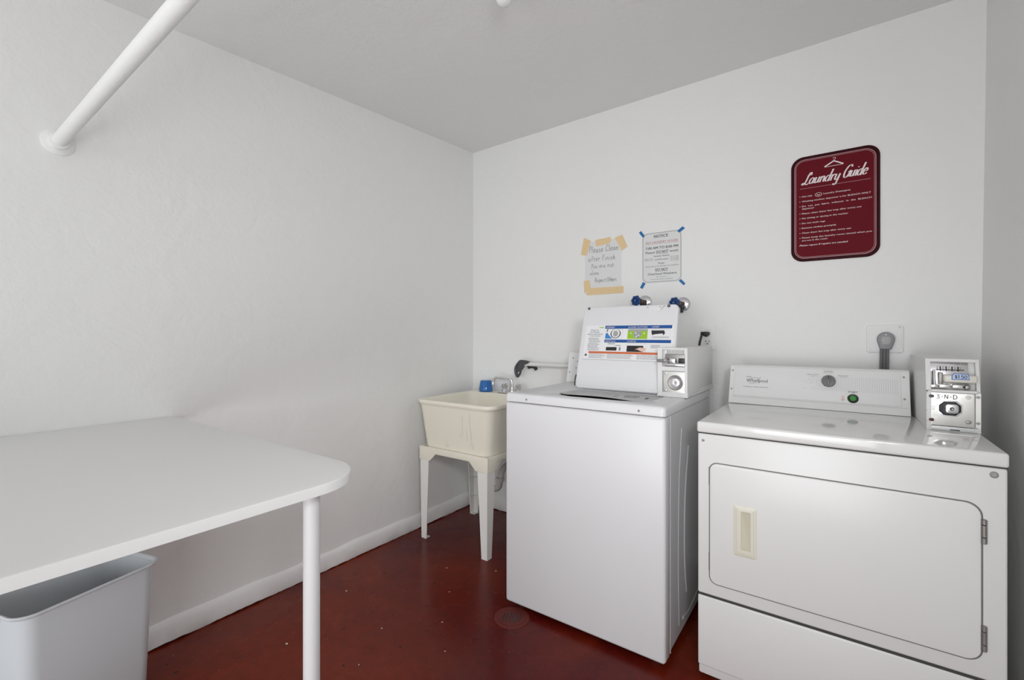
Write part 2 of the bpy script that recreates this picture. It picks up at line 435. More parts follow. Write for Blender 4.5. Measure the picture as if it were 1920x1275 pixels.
# ------------------------------------------------------------------ the room
XL, XR, YB, YF = -2.10, 0.43, 2.47, -3.20
ceil_z = lambda x, y: 2.446 + .0151 * (x - XL) + .0509 * (y - YB)
mb = MB(M_FLOOR); mb.box(-2.3, 0.65, -3.4, 2.65, -0.1, 0.0); struct(mb.build('floor', origin=(0, 0, 0)))
mb = MB(W_WALL); mb.box(XL - .12, XL, YF - .1, YB + .12, 0, 2.6); struct(mb.build('wall_left', origin=(0, 0, 0)))
mb = MB(W_WALL); mb.box(XL, .6, YB, YB + .12, 0, 2.6); struct(mb.build('wall_back', origin=(0, 0, 0)))
# right wall leans out a little towards the top; doorway opening in it behind the camera
mb = MB(W_WALL)
def wallR(y0, y1, z0, z1):
    f = lambda z: XR + .018 * max(0, z - .9) / 1.55
    a = [(f(z0), y0, z0), (f(z0), y1, z0), (.6, y1, z0), (.6, y0, z0)]; b = [(f(z1), y0, z1), (f(z1), y1, z1), (.6, y1, z1), (.6, y0, z1)]
    mb.loft([a, b])
wallR(-.75, YB, 0, .9); wallR(-.75, YB, .9, 2.6); wallR(-2.45, -.75, 2.2, 2.6); wallR(YF, -2.45, 0, 2.6)
struct(mb.build('wall_right', origin=(0, 0, 0)))
mb = MB(W_WALL)
for (a, b, c, d) in ((XL, -1.9, 0, 2.6), (-1.9, .3, 2.25, 2.6), (.3, .6, 0, 2.6)):
    mb.box(a, b, YF - .1, YF, c, d)
struct(mb.build('wall_front', origin=(0, 0, 0)))
mb = MB(W_CEIL)
c4 = [(XL - .02, YF - .05), (.5, YF - .05), (.5, YB + .02), (XL - .02, YB + .02)]
mb.loft([[(x, y, ceil_z(x, y)) for x, y in c4], [(x, y, ceil_z(x, y) + .06) for x, y in c4]])
struct(mb.build('ceiling', origin=(0, 0, 0)))
# painted kerb along the foot of the walls, ragged where the red floor paint meets it
def kerb(name, a, b, nrm, n, h=.088, depth=.014):
    a, b, nrm = Vector(a), Vector(b), Vector(nrm); loops = []; rnd = random.Random(7); j1 = 0
    for i in range(n + 1):
        p = a.lerp(b, i / n); j1 = .7 * j1 + rnd.uniform(-.0028, .0030); wv = .003 * math.sin(i * .11) + .002 * math.sin(i * .31)
        zb = max(0.0005, .004 + j1)
        q = [p + Vector((0, 0, h + wv)), p + nrm * (depth * .55) + Vector((0, 0, h - .006 + wv)), p + nrm * (depth + wv * .4) + Vector((0, 0, h - .022 + wv)),
             p + nrm * (depth + .002 + wv * .4) + Vector((0, 0, zb + .006)), p + nrm * (depth - .001 + j1 * .8) + Vector((0, 0, zb))]
        loops.append(q)
    m = MB(W_WALL); m.loft(loops, False, False, closed=False)
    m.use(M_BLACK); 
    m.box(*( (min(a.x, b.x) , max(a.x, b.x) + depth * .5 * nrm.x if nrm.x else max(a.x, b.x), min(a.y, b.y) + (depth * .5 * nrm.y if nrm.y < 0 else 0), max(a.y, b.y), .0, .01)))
    return struct(m.build(name, ang=60, origin=(0, 0, 0)))
kerb('baseboard_left', (XL, YF, 0), (XL, YB, 0), (1, 0, 0), 420)
kerb('baseboard_back', (XL, YB, 0), (XR, YB, 0), (0, -1, 0), 260)

# ------------------------------------------------------------------ folding table fixed along the left wall
TZ = .864
t = thing('work_table', (-1.5, 0, 0), 'long white table with a rounded front corner along the left wall', 'table')
fz = Fr((0, 0, TZ - .021), (1, 0, 0), (0, 1, 0), (0, 0, 1))
mb = MB(M_TABLE); mb.slab(fz, rrect(XL + .002, -.884, -1.1, .688, .1, 12, rs=(.01, .13, .135, .004)), 0, .021, .003); mb.build('tabletop', t)
for (x, y) in ((-.972, .583), (-.99, -.95)):
    mb = MB(M_TABLELEG); mb.cyl((x, y, 0), (x, y, TZ - .0215), .0178, 28); mb.lathe((x, y, TZ - .029), (0, 0, 1), [(.02, 0), (.034, .003), (.034, .0075)], 28)
    mb.lathe((x, y, 0), (0, 0, 1), [(.0195, 0), (.0205, .004), (.0205, .02), (.0185, .024)], 24)
    mb.build('leg', t)
mb = MB(M_TABLE); mb.box(XL + .002, XL + .04, -1.05, .64, TZ - .065, TZ - .0215, .002); mb.build('wall_rail', t)

# ------------------------------------------------------------------ waste bin under the table
ang = math.atan2(.09, .33)
bo = Vector((-1.722, .386, 0)) - Vector((math.cos(ang), math.sin(ang), 0)) * .125
bw = .125; bl = .176
t = thing('waste_bin', tuple(bo), 'pale grey rectangular plastic waste bin standing under the white table', 'bin')
fb = Fr(tuple(bo), (math.cos(ang), math.sin(ang), 0), (-math.sin(ang), math.cos(ang), 0), (0, 0, 1))
def bl_loop(ins, z, r): return [fb(u, v, z) for u, v in rrect(-bw + ins, bw - ins, -bl + ins, bl - ins, r, 8)]
mb = MB(M_BIN)
mb.loft([bl_loop(.034, .0, .03), bl_loop(.026, .008, .035), bl_loop(.013, .40, .04), bl_loop(.011, .449, .042), bl_loop(.004, .450, .045), bl_loop(.001, .452, .046), bl_loop(0, .457, .046),
         bl_loop(.002, .460, .045), bl_loop(.006, .459, .043), bl_loop(.009, .452, .041), bl_loop(.013, .44, .04), bl_loop(.016, .40, .038), bl_loop(.03, .012, .03)])
mb.build('shell', t, ang=50)
mb = MB(M_BIN)
f2 = Fr(fb(0, -bl + .010, .40), (fb.U), (0, 0, 1), -fb.V)
mb.slab(f2, [(-.03, .047), (.03, .047), (.022, .026), (-.022, .026)][::-1], -.002, .006, .002)
mb.build('hand_grip', t)

# ------------------------------------------------------------------ utility sink
t = thing('utility_sink', (-1.75, 2.15, 0), 'cream plastic utility sink on four white legs in the corner', 'sink')
def tl(x0, x1, y0, y1, z, r): return [(u, v, z) for u, v in rrect(x0, x1, y0, y1, r, 8)]
mb = MB(M_TUB)
mb.loft([tl(-1.97, -1.512, 1.892, 2.325, .49, .05), tl(-1.976, -1.506, 1.884, 2.332, .533, .05), tl(-2.014, -1.482, 1.871, 2.37, .765, .05), tl(-2.02, -1.474, 1.866, 2.435, .777, .055),
         tl(-2.03, -1.466, 1.861, 2.44, .782, .06), tl(-2.032, -1.464, 1.859, 2.44, .79, .06), tl(-2.03, -1.466, 1.861, 2.44, .800, .06), tl(-2.022, -1.474, 1.869, 2.435, .803, .055),
         tl(-2.005, -1.492, 1.888, 2.345, .800, .05), tl(-1.998, -1.50, 1.896, 2.335, .79, .05), tl(-1.955, -1.53, 1.915, 2.305, .56, .06), tl(-1.93, -1.56, 1.95, 2.28, .545, .06)])
mb.build('basin', t, ang=40)
# scuffs on the front of the basin
rnd = random.Random(3)
for (x, z0, z1, w) in ((-1.668, .70, .735, .0012), (-1.672, .625, .69, .0010), (-1.617, .66, .75, .0011), (-1.612, .575, .66, .0010), (-1.64, .60, .665, .0008), (-1.60, .56, .60, .0012), (-1.69, .615, .64, .0009), (-1.80, .545, .565, .0009), (-1.79, .545, .58, .0008), (-1.778, .55, .568, .0009)):
    n = 7; mb = MB(M_SCUFF)
    pts = [(x + rnd.uniform(-.004, .004), z0 + (z1 - z0) * i / n) for i in range(n + 1)]
    for i in range(n):
        a, b = pts[i], pts[i + 1]
        fA = lambda u, v: (u, 1.8835 - (v - .533) * (.013 / .232) - .0012, v)
        mb.poly([fA(a[0] - w, a[1]), fA(a[0] + w, a[1]), fA(b[0] + w, b[1]), fA(b[0] - w, b[1])])
    mb.build('scuff_mark', t)
# skirt: four plates with chamfered brackets
mb = MB(M_TUB)
x0, x1, y0, y1 = -1.993, -1.49, 1.866, 2.350
def apron(fr, a, b, tz=.533):
    pts = [(a, tz), (a, .456), (a + .082, .456), (a + .128, .50), (b - .128, .50), (b - .082, .456), (b, .456), (b, tz)]
    mb.slab(fr, pts, -.012, 0, .002)
apron(front(y0), x0, x1); apron(sideR(x1 - .0008), y0 + .0012, y1 - .0012, .5322)
apron(Fr((0, y1, 0), (-1, 0, 0), (0, 0, 1), (0, 1, 0)), -x1, -x0); apron(Fr((x0 + .0008, 0, 0), (0, -1, 0), (0, 0, 1), (-1, 0, 0)), -y1 + .0012, -y0 - .0012, .5322)
mb.build('skirt', t)
# legs: tapered angle sections
def leg(cx, cy, sx, sy):
    m = MB(M_TUBLEG); th = .005
    def L(z, w, off):
        c = (cx + sx * off, cy + sy * off)
        P = [(0, 0), (w, 0), (w, th), (th, th), (th, w), (0, w)]
        out = [(c[0] + sx * a, c[1] + sy * b, z) for a, b in P]
        return out if sx * sy > 0 else out[::-1]
    m.loft([L(.0, .038, .004), L(.016, .039, .004), L(.46, .066, .0), L(.49, .067, .0)])
    c = (cx + sx * .0045, cy + sy * .0045)
    m.box(min(c[0], c[0] + sx * .034), max(c[0], c[0] + sx * .034), min(c[1], c[1] + sy * .034), max(c[1], c[1] + sy * .034), 0.0, .004)
    for z in (.12, .24, .36): # ribs inside the angle
        w = .034 + z * .05
        m.poly([(cx + sx * (.005 + w), cy + sy * .005, z), (cx + sx * .005, cy + sy * (.005 + w), z), (cx + sx * .005, cy + sy * .005, z), ])
    return m.build('leg', t)
leg(x0 + .004, y0 + .003, 1, 1); leg(x1 - .004, y0 + .003, -1, 1); leg(x0 + .004, y1 - .004, 1, -1); leg(x1 - .004, y1 - .004, -1, -1)
mb = MB(M_PVC)
mb.tube([(-1.765, 2.22, .50), (-1.765, 2.22, .40), (-1.765, 2.22, .30), (-1.755, 2.22, .258), (-1.72, 2.22, .240), (-1.685, 2.22, .258), (-1.675, 2.22, .30), (-1.675, 2.24, .35), (-1.675, 2.30, .372), (-1.675, 2.468, .376)], .019, 16)
mb.lathe((-1.765, 2.22, .33), (0, 0, 1), [(.019, 0), (.026, .003), (.026, .022), (.019, .026)], 10)
mb.lathe((-1.675, 2.22, .292), (0, 0, 1), [(.019, 0), (.026, .003), (.026, .022), (.019, .026)], 10)
mb.lathe((-1.765, 2.22, .47), (0, 0, 1), [(.02, 0), (.04, .012), (.04, .014)], 20)
mb.build('drain_trap', t)
# faucet
fa_mb = MB(M_CHROME)
fa_mb.box(-1.805, -1.605, 2.358, 2.418, .8025, .812, .004)
fa_mb.tube([(-1.705, 2.388, .81), (-1.705, 2.388, .85), (-1.707, 2.387, .878), (-1.716, 2.384, .890), (-1.74, 2.378, .895), (-1.775, 2.37, .899), (-1.805, 2.362, .901), (-1.820, 2.358, .896), (-1.829, 2.356, .880), (-1.832, 2.355, .862)], .0078, 14)
fa_mb.lathe((-1.705, 2.388, .811), (0, 0, 1), [(.016, 0), (.014, .015), (.011, .022), (.011, .03)], 20)
fa_mb.lathe((-1.832, 2.355, .853), (0, 0, 1), [(.011, 0), (.011, .014), (.008, .018)], 18)
fa = fa_mb.build('faucet', t); fa['label'] = 'chrome two handled faucet'
for x in (-1.763, -1.655):
    m = MB(M_CHROME); m.lathe((x, 2.388, .811), (0, 0, 1), [(.019, 0), (.017, .012), (.012, .018), (.016, .024), (.0185, .032), (.0185, .046), (.014, .052), (.006, .054)], 10)
    m.build('handle', fa)

# blue tumbler upside down on the back ledge
mb = MB(M_CUP)
mb.lathe((-1.915, 2.382, .8035), (0, 0, 1), [(.0455, 0), (.046, .001), (.0455, .01), (.0365, .066), (.033, .071), (.0, .0715)], 32, cap0=False, cap1=False)
mb.lathe((-1.915, 2.382, .8035), (0, 0, 1), [(.043, 0), (.034, .062), (0, .063)], 32, cap0=False, cap1=False)
tag(mb.build('tumbler'), 'blue glass tumbler upside down on the back ledge of the sink', 'cup')

# white reaching rod with hooked grey handle lying behind the washer
t = thing('reaching_rod', (-1.2, 2.41, .975), 'white rod with dark grey hooked handle sticking out behind the washer', 'tool')
mb = MB(M_PLAST); mb.cyl((-1.625, 2.41, .990), (-.80, 2.41, .987), .0125, 20); mb.build('shaft', t)
fr = front(2.41)
mb = MB(M_DKGREY)
mb.slab(fr, [(-1.590, .9985), (-1.594, 1.008), (-1.625, 1.011), (-1.650, 1.011), (-1.664, 1.003), (-1.655, .985), (-1.672, .955), (-1.668, .940), (-1.650, .950), (-1.634, .972), (-1.618, .990)][::-1], -.013, .013, .005)
mb.tube([(-1.64, 2.41, 1.006), (-1.668, 2.41, .998), (-1.690, 2.41, .968), (-1.692, 2.41, .935), (-1.680, 2.41, .912), (-1.667, 2.41, .920), (-1.652, 2.41, .945)], lambda s: .0055 + .005 * math.sin(PI * s), 12)
mb.build('hooked_handle', t)
mb = MB(M_BLACK)
mb.slab(fr, [(-1.604, .978), (-1.592, .961), (-1.58, .966), (-1.555, .966), (-1.544, .953), (-1.531, .960), (-1.537, .971), (-1.537, .978)], -.008, .008, .002)
mb.build('trigger', t)

# ------------------------------------------------------------------ washing machine
WX0, WX1, WY0, WY1 = -1.19, -.50, 1.615, 2.30
t = thing('washing_machine', (-.845, 1.96, 0), 'white top loading washing machine with its lid standing open', 'washing machine')
vert = lambda e: abs(e.verts[0].co.z - e.verts[1].co.z) > .1
mb = MB(M_ENAMEL)
mb.box(WX0, WX1, WY0, WY0 + .062, .022, .886, .012, 3)
mb.build('front_panel', t)
mb = MB(M_ENAMEL)
mb.box(WX0 + .003, WX1 - .004, WY0 + .066, WY1, .03, .886, .004, 1)
mb.box(WX0 + .01, WX1 - .012, WY0 + .05, WY0 + .08, .04, .88)
fs = sideR(WX1 - .004)
def ridge(pts, r): mb.tube([fs(u, v, -r * .72) for u, v in pts], r, 12, k=6)
ridge([(1.835, .815), (1.80, .62), (1.79, .42), (1.79, .24), (1.80, .07)], .007)
ridge([(1.93, .73), (1.885, .56), (1.872, .39), (1.88, .26), (1.903, .155)], .011)
ridge([(1.85, .075), (1.93, .062), (2.05, .075), (2.15, .09)], .010)
ridge([(2.20, .74), (2.235, .56), (2.24, .39), (2.23, .26), (2.20, .155)], .011)
mb.box(WX1 - .0045, WX1 - .001, WY0 + .066, WY0 + .072, .028, .884, .001, 1)
mb.build('side_panel', t)
for (x, y) in ((WX0 + .05, WY0 + .06), (WX1 - .05, WY0 + .06), (WX0 + .05, WY1 - .05), (WX1 - .05, WY1 - .05)):
    m = MB(M_GREYP); m.cyl((x, y, 0), (x, y, .032), .02, 16); m.build('foot', t)
# top deck with the loading opening
mb = MB(M_ENAMEL)
ox0, ox1, oy0, oy1 = -1.0, -.585, 1.672, 1.902
hole = rrect(ox0, ox1, oy0, oy1, .05, 8, rs=(.10, .10, .03, .03))
def ringpts(x0, x1, y0, y1, r): return rrect(x0, x1, y0, y1, r, 8)
zt = .925
lo = [[(u, v, .890) for u, v in ringpts(WX0 - .001, WX1 + .001, WY0 - .002, WY1, .016)],
      [(u, v, zt - .010) for u, v in ringpts(WX0 - .001, WX1 + .001, WY0 - .002, WY1, .016)],
      [(u, v, zt - .003) for u, v in ringpts(WX0 + .002, WX1 - .002, WY0 + .001, WY1, .016)],
      [(u, v, zt) for u, v in ringpts(WX0 + .009, WX1 - .009, WY0 + .008, WY1 - .004, .012)],
      [(u, v, zt) for u, v in hole],
      [(u, v, zt - .004) for u, v in rrect(ox0 + .003, ox1 - .003, oy0 + .003, oy1, .05, 8, rs=(.10, .10, .03, .03))],
      [(u, v, zt - .02) for u, v in rrect(ox0 + .004, ox1 - .004, oy0 + .004, oy1, .05, 8, rs=(.10, .10, .03, .03))]]
mb.loft(lo, False, False)
mb.poly(lo[0][::-1])
mb.build('top_deck', t, ang=45)
# grey inner ledge with bleach marks, dark drum showing in the crescent in front of it
mb = MB(M_PLASTG)
led = [(ox1 - .006, oy1), (ox0 + .004, oy1), (ox0 + .004, 1.76)] + [(ox0 + .004 + (ox1 - ox0 - .010) * i / 20, 1.690 + .055 * math.sin(PI * min(1, i / 18)) + .05 * (1 - i / 20) ** 6 + (.0 if i < 17 else -.004 * (i - 17))) for i in range(1, 21)]
lz_ = lambda y: .9238
mb.loft([[(u, v, lz_(v) - .0015) for u, v in led], [(u, v, lz_(v)) for u, v in led]])
mb.use(M_INK)
fin = Fr((0, 1.80, lz_(1.80)), (1, 0, 0), (0, 1, 0), (0, 0, 1))
mb.text(fin, 'BLEACH', -.825, .016, .010, -.792, w=.0006); mb.text(fin, 'MAX', -.770, .010, .010, -.745, w=.0006); mb.text(fin, 'CHLORINE', -.73, .016, .016, -.668, w=.0006, bold=.02); mb.text(fin, 'BLEACH', -.72, -.018, .014, -.668, w=.0006, bold=.02); mb.text(fin, 'FILL', -.765, -.02, .012, -.745, w=.0006)
mb.rect(fin, -.632, -.622, -.022, .012, .0006)
mb.build('inner_ring', t)
mb = MB(M_BLACK)
mb.loft([[(u, v, zt - .0195) for u, v in rrect(ox0 + .0045, ox1 - .0045, oy0 + .0045, oy1, .05, 8, rs=(.10, .10, .03, .03))],
         [(u, v, .8925) for u, v in rrect(ox0 + .0045, ox1 - .0045, oy0 + .0045, oy1, .05, 8, rs=(.10, .10, .03, .03))]], False, True)
mb.build('drum', t)
for x in (-1.078, -.593):
    m = MB(M_DULL); dome(m, front(WY0 - .002), x, .904, .0, .0042, .002); m.build('screw', t)
# lid standing open
LV = Vector((0, .1, .37)).normalized(); LN = Vector((0, -.37, .1)).normalized()
fl = Fr((0, 1.902, .932), (1, 0, 0), LV, LN); lz = lambda z: (z - .932) / LV.z
mb = MB(M_ENAMEL)
mb.slab(fl, rrect(-1.002, -.560, lz(.932), lz(1.306), .022, 8), -.016, .006, .006)
lid = mb.build('lid', t)
for x in (-.9755, -.6015):
    m = MB(M_BLACK); disc(m, fl, x, lz(1.298), .006, .0085, .0062, 20, .001); m.use(M_LGREY); disc(m, fl, x, lz(1.298), .0085, .0093, .0026, 14); m.build('bumper', lid)
m = MB(M_PLAST); m.slab(fl, [(-.703, lz(1.300)), (-.69, lz(1.281)), (-.64, lz(1.276)), (-.63, lz(1.285)), (-.618, lz(1.297)), (-.62, lz(1.3005))], .006, .0085, .001)
m.use(M_DULL); dome(m, fl, -.691, lz(1.293), .0085, .0025); dome(m, fl, -.637, lz(1.2945), .0085, .0025)
m.use(M_INK); m.ribbon(fl, [(-.632, lz(1.283)), (-.624, lz(1.295)), (-.616, lz(1.2985))], .0016, .0088); m.build('lid_strike', lid)
m = MB(M_GAP); m.tube([fl(-1.0015, lz(.99), .0065), fl(-1.0035, lz(.965), .007), fl(-1.002, lz(.942), .0065)], .0028, 8); m.build('hinge_slot', lid)
# folded inner lip line of the lid
m = MB(M_ENAMEL); m.slab(fl, rrect(-.985, -.575, lz(.946), lz(1.062), .006, 4), .006, .0068, .0006); m.build('inner_lip', lid)
# instruction label
m = MB(M_LBASE); m.slab(fl, rrect(-.978, -.572, lz(1.061), lz(1.216), .003, 3), .006, .0066)
W0 = .0071
def R4(c, u0, u1, z0, z1, w=W0): m.use(c); m.rect(fl, u0, u1, lz(z0), lz(z1), w)
R4(M_LBLUE, -.882, -.580, 1.2015, 1.2155); R4(M_LBLUE, -.879, -.580, 1.1395, 1.1525)
W1 = .0075
m.use(M_INKW)
m.text(fl, '1.DETERGENT', -.877, lz(1.205), .0065, -.835, w=W1, bold=.01)
m.text(fl, '2.LOAD CLOTHES', -.772, lz(1.205), .0065, -.686, w=W1, bold=.01)
m.text(fl, '3.START', -.666, lz(1.205), .0065, -.634, w=W1, bold=.01)
m.text(fl, '4.BLEACH (option)', -.875, lz(1.1428), .006, -.826, w=W1, bold=.01)
m.text(fl, '5.CLOSE LID', -.772, lz(1.1428), .006, -.732, w=W1, bold=.01)
# picture 1: drum seen in the opening
def frame_(u0, u1, z0, z1):
    m.use(M_LGREY); m.ribbon(fl, [(u0, lz(z0)), (u1, lz(z0)), (u1, lz(z1)), (u0, lz(z1))], .0008, W0, smooth=False, closed=True)
frame_(-.877, -.797, 1.157, 1.199)
m.use(M_INK); m.flat(fl, [(-.829 + .024 * math.cos(a), lz(1.179) + .021 * math.sin(a)) for a in [2 * PI * i / 24 for i in range(24)]], .0073)
m.use(M_LBASE); m.flat(fl, [(-.829 + .0195 * math.cos(a), lz(1.180) + .0195 * math.sin(a)) for a in [2 * PI * i / 24 for i in range(24)]], .0074)
m.use(M_LGREY); m.flat(fl, [(-.829 + .012 * math.cos(a), lz(1.179) + .014 * math.sin(a)) for a in [2 * PI * i / 20 for i in range(20)]], .0075)
m.use(M_LBLUE2); m.flat(fl, [(-.877, lz(1.157)), (-.842, lz(1.157)), (-.858, lz(1.170)), (-.871, lz(1.185)), (-.877, lz(1.175))], .0076)
m.use(M_INK); m.flat(fl, [(-.874, lz(1.190)), (-.868, lz(1.188)), (-.870, lz(1.200)), (-.866, lz(1.200))][::1], .0075)
# picture 2: green with pale load
R4(M_LGREEN, -.772, -.683, 1.156, 1.199); R4(M_LGREY, -.772, -.683, 1.191, 1.199, .0073)
m.use(M_LGREY); m.flat(fl, [(-.728 + .019 * math.cos(a), lz(1.177) + .018 * math.sin(a)) for a in [2 * PI * i / 20 for i in range(20)]], .0074)
m.use(M_LBASE)
for (x, z) in ((-.757, 1.181), (-.735, 1.182), (-.722, 1.172), (-.731, 1.166), (-.698, 1.180)): m.flat(fl, circ(x, lz(z), .0032, 8), .0076)
m.use(M_INKG)
for (x, z) in ((-.728, 1.184), (-.716, 1.179), (-.739, 1.173), (-.724, 1.163)): m.flat(fl, circ(x, lz(z), .0026, 7), .0077)
# picture 3: dark drawer
frame_(-.667, -.586, 1.159, 1.198)
m.use(M_INK); m.flat(fl, [(-.667, lz(1.193)), (-.612, lz(1.193)), (-.608, lz(1.181)), (-.614, lz(1.172)), (-.618, lz(1.180)), (-.655, lz(1.176)), (-.660, lz(1.172)), (-.665, lz(1.180))][::-1], .0074)
R4(M_LGREY, -.66, -.59, 1.163, 1.166, .0073)
# pictures 4 and 5
m.use(M_INKG)
for z in (1.135, 1.131): m.rect(fl, -.862, -.828, lz(z), lz(z + .0016), W0)
m.rect(fl, -.825, -.80, lz(1.125), lz(1.1275), W0); m.rect(fl, -.806, -.799, lz(1.104), lz(1.119), W0)
m.use(M_BLACK); m.slab(fl, rrect(-.868, -.817, lz(1.1035), lz(1.119), .003, 3), .0066, .0073)
frame_(-.770, -.683, 1.1, 1.136)
m.use(M_BLACK); m.slab(fl, rrect(-.770, -.696, lz(1.100), lz(1.1265), .003, 3), .0066, .0073)
m.use(M_SKIN)
m.flat(fl, [(-.733, lz(1.110)), (-.712, lz(1.119)), (-.685, lz(1.117)), (-.686, lz(1.106)), (-.70, lz(1.101)), (-.714, lz(1.106)), (-.722, lz(1.110))][::-1], .0076)
m.use(M_INKG)
for z in (1.128, 1.123, 1.118): m.rect(fl, -.664, -.625, lz(z), lz(z + .0018), W0)
# text column at left
m.use(M_INK)
for i, (st, z, a, b, h) in enumerate((('How To', 1.193, -.952, -.912, .0062), ('Use Washer', 1.184, -.955, -.907, .0062), ('INSTRUCTIONS FOR USE', 1.174, -.966, -.892, .0052), ('Do Not Overload', 1.166, -.955, -.902, .0052))):
    m.text(fl, st, a, lz(z), h, b, w=W0, bold=.012)
m.use(M_INKG); rnd = random.Random(5)
for i in range(13):
    z = 1.158 - i * .0046; a = -.962 + rnd.uniform(0, .008); b = -.897 - rnd.uniform(0, .018)
    while a < b:
        c = min(b, a + rnd.uniform(.004, .012)); m.rect(fl, a, c, lz(z), lz(z + .0017), W0); a = c + .0016
m.use(M_LGREEN); m.rect(fl, -.91, -.888, lz(1.205), lz(1.209), W0)
R4(M_LORANGE, -.952, -.612, 1.0895, 1.0985)
m.use(M_INK); m.flat(fl, [(-.972, lz(1.078)), (-.957, lz(1.078)), (-.9645, lz(1.089))], W0)
m.use(M_INKG)
for (a0, b0) in ((-.948, -.865), (-.86, -.73), (-.722, -.615)):
    for i in range(5):
        z = 1.0855 - i * .0042; a = a0; b = b0 - rnd.uniform(0, .02)
        while a < b:
            c = min(b, a + rnd.uniform(.004, .014)); m.rect(fl, a, c, lz(z), lz(z + .0014), W0); a = c + .0018
m.use(M_INKG); m.ribbon(fl, [(-.978, lz(1.0615)), (-.572, lz(1.0615))], .0012, W0, smooth=False)
ob = m.build('instruction_label', lid); ob['label'] = 'printed instruction label with blue bars and small pictures'
# control console behind the lid
mb = MB(M_PLAST)
def cons(x): return [(x, 2.165, .926), (x, 2.30, .926), (x, 2.30, 1.075), (x, 2.285, 1.082), (x, 2.205, 1.080), (x, 2.198, 1.072)]
mb.loft([cons(-1.192), cons(-.62)]); console = mb.build('console', t)
fc = Fr((0, 2.165, .926), (1, 0, 0), (0, .033, .146), (0, -.146, .033)); cz = lambda z: (z - .926) / .9754
for (x, z, r) in ((-1.166, 1.052, .0034), (-1.178, .977, .0034), (-1.139, 1.035, .003), (-1.143, 1.0, .003)):
    m = MB(M_INKG); disc(m, fc, x, cz(z), -.001, .0008, r, 12); m.build('screw', console)
# coin box on the washer
cx0, cx1, cy0, cy1, cz0, cz1 = -.614, -.495, 1.882, 2.318, .9255, 1.124
mb = MB(M_COIN)
mb.box(cx0, cx1, cy0 + .012, cy1, cz0, cz1, .004)
f = front(cy0 + .012)
# rim of the face
for (a, b, c, d) in ((cx0, cx0 + .020, cz0, cz1), (cx1 - .011, cx1, cz0, cz1), (cx0 + .018, cx1 - .010, cz1 - .008, cz1), (cx0 + .018, cx1 - .010, 1.030, 1.048), (cx0 + .018, cx1 - .010, cz0, cz0 + .015)):
    mb.box(a, b, cy0, cy0 + .0125, c, d, .0015, 1)
mb.box(cx0 - .002, cx1 + .002, cy0 - .002, cy1 + .003, cz0, cz0 + .008, .002, 1)
mb.box(cx0 + .019, cx1 + .0012, cy0 + .004, cy1 + .002, cz0 + .007, cz0 + .020, .002, 1)
cb = mb.build('coin_box', t)
m = MB(M_STEEL)
f = front(cy0 + .012)
m.slab(f, rrect(-.585, -.506, 1.049, 1.1155, .002, 2), .0005, .003)
m.use(M_DULL); m.rect(f, -.578, -.510, 1.10, 1.114, .0034)
m.use(M_LBASE)
for i in range(10): 
    x = -.570 + i * .0058; m.box(x, x + .0022, cy0 + .004, cy0 + .0086, 1.101, 1.1135)
m.use(M_CHROME); m.box(-.585, -.506, cy0 - .004, cy0 + .010, 1.050, 1.060, .002)
m.box(-.557, -.534, cy0 - .03, cy0 + .008, 1.060, 1.084, .004); m.use(M_BLACK); m.box(-.530, -.506, cy0 - .002, cy0 + .010, 1.062, 1.083, .002)
m.use(M_DULL); m.box(-.583, -.506, cy0 + .001, cy0 + .009, 1.062, 1.099, .002)
m.use(M_DULL); m.cyl((-.610, cy0 - .016, 1.072), (-.552, cy0 - .016, 1.072), .0055, 14); m.use(M_CHROME); m.lathe((-.583, cy0 - .016, 1.072), (1, 0, 0), [(.006, 0), (.010, .003), (.010, .010), (.006, .014)], 16)
m.build('coin_slide', cb)
m = MB(M_SATIN); m.slab(f, rrect(-.592, -.506, .942, 1.0285, .003, 3), 0, .007, .001)
m.use(M_STEEL); 
for (x, z) in ((-.581, 1.020), (-.582, .951)): disc(m, f, x, z, .007, .0095, .0055, 16, .001)
m.use(M_DULL); m.rect(f, -.507, -.5055, 1.012, 1.020, .0072); m.rect(f, -.508, -.5065, .952, .962, .0072)
ob = m.build('cash_door', cb)
m = MB(M_DULL); c = f(-.543, .984, .007)
m.lathe(c, (0, -1, 0), [(.0305, 0), (.0305, .002), (.0275, .003), (.021, .001)], 36)
m.use(M_CHROME); m.lathe(c, (0, -1, 0), [(.0195, 0), (.0195, .005), (.017, .0075), (.011, .008), (.004, .0075)], 36); m.use(M_INKG); m.flat(f, circ(-.543, .984, .003, 10), .0152)
m.build('lock', cb)

# ------------------------------------------------------------------ clothes dryer
DX0, DX1, DY0, DY1 = -.402, .338, 1.658, 2.36
t = thing('clothes_dryer', (-.032, 2.0, 0), 'white clothes dryer with closed front door beside the right wall', 'dryer')
mb = MB(M_ENAMEL2); mb.box(DX0 + .002, DX1 - .002, DY0 + .004, DY1, .02, .842, .006, 2); 
mb.box(DX0, DX1, DY0, DY0 + .02, .296, .841, .006, 3); mb.build('cabinet', t)
for (x, y) in ((DX0 + .05, DY0 + .06), (DX1 - .05, DY0 + .06), (DX0 + .05, DY1 - .05), (DX1 - .05, DY1 - .05)):
    m = MB(M_GREYP); m.cyl((x, y, 0), (x, y, .024), .02, 16); m.build('foot', t)
mb = MB(M_ENAMEL2); mb.box(DX0, DX1, DY0, DY0 + .02, .05, .289, .006, 3); mb.build('lower_panel', t)
M_GLOSS = mat('glossy_enamel', (0.80, 0.80, 0.79, 1), .09, var=.006, scale=2, coat=.3)
mb = MB(M_GLOSS); mb.box(DX0 - .002, DX1 + .002, DY0 - .006, DY1, .8445, .881, .007, 4); top = mb.build('top_panel', t)
mb = MB(M_GAP); mb.box(DX0 + .004, DX1 - .004, DY0 + .003, DY1 - .02, .838, .8455); mb.build('seam', t)
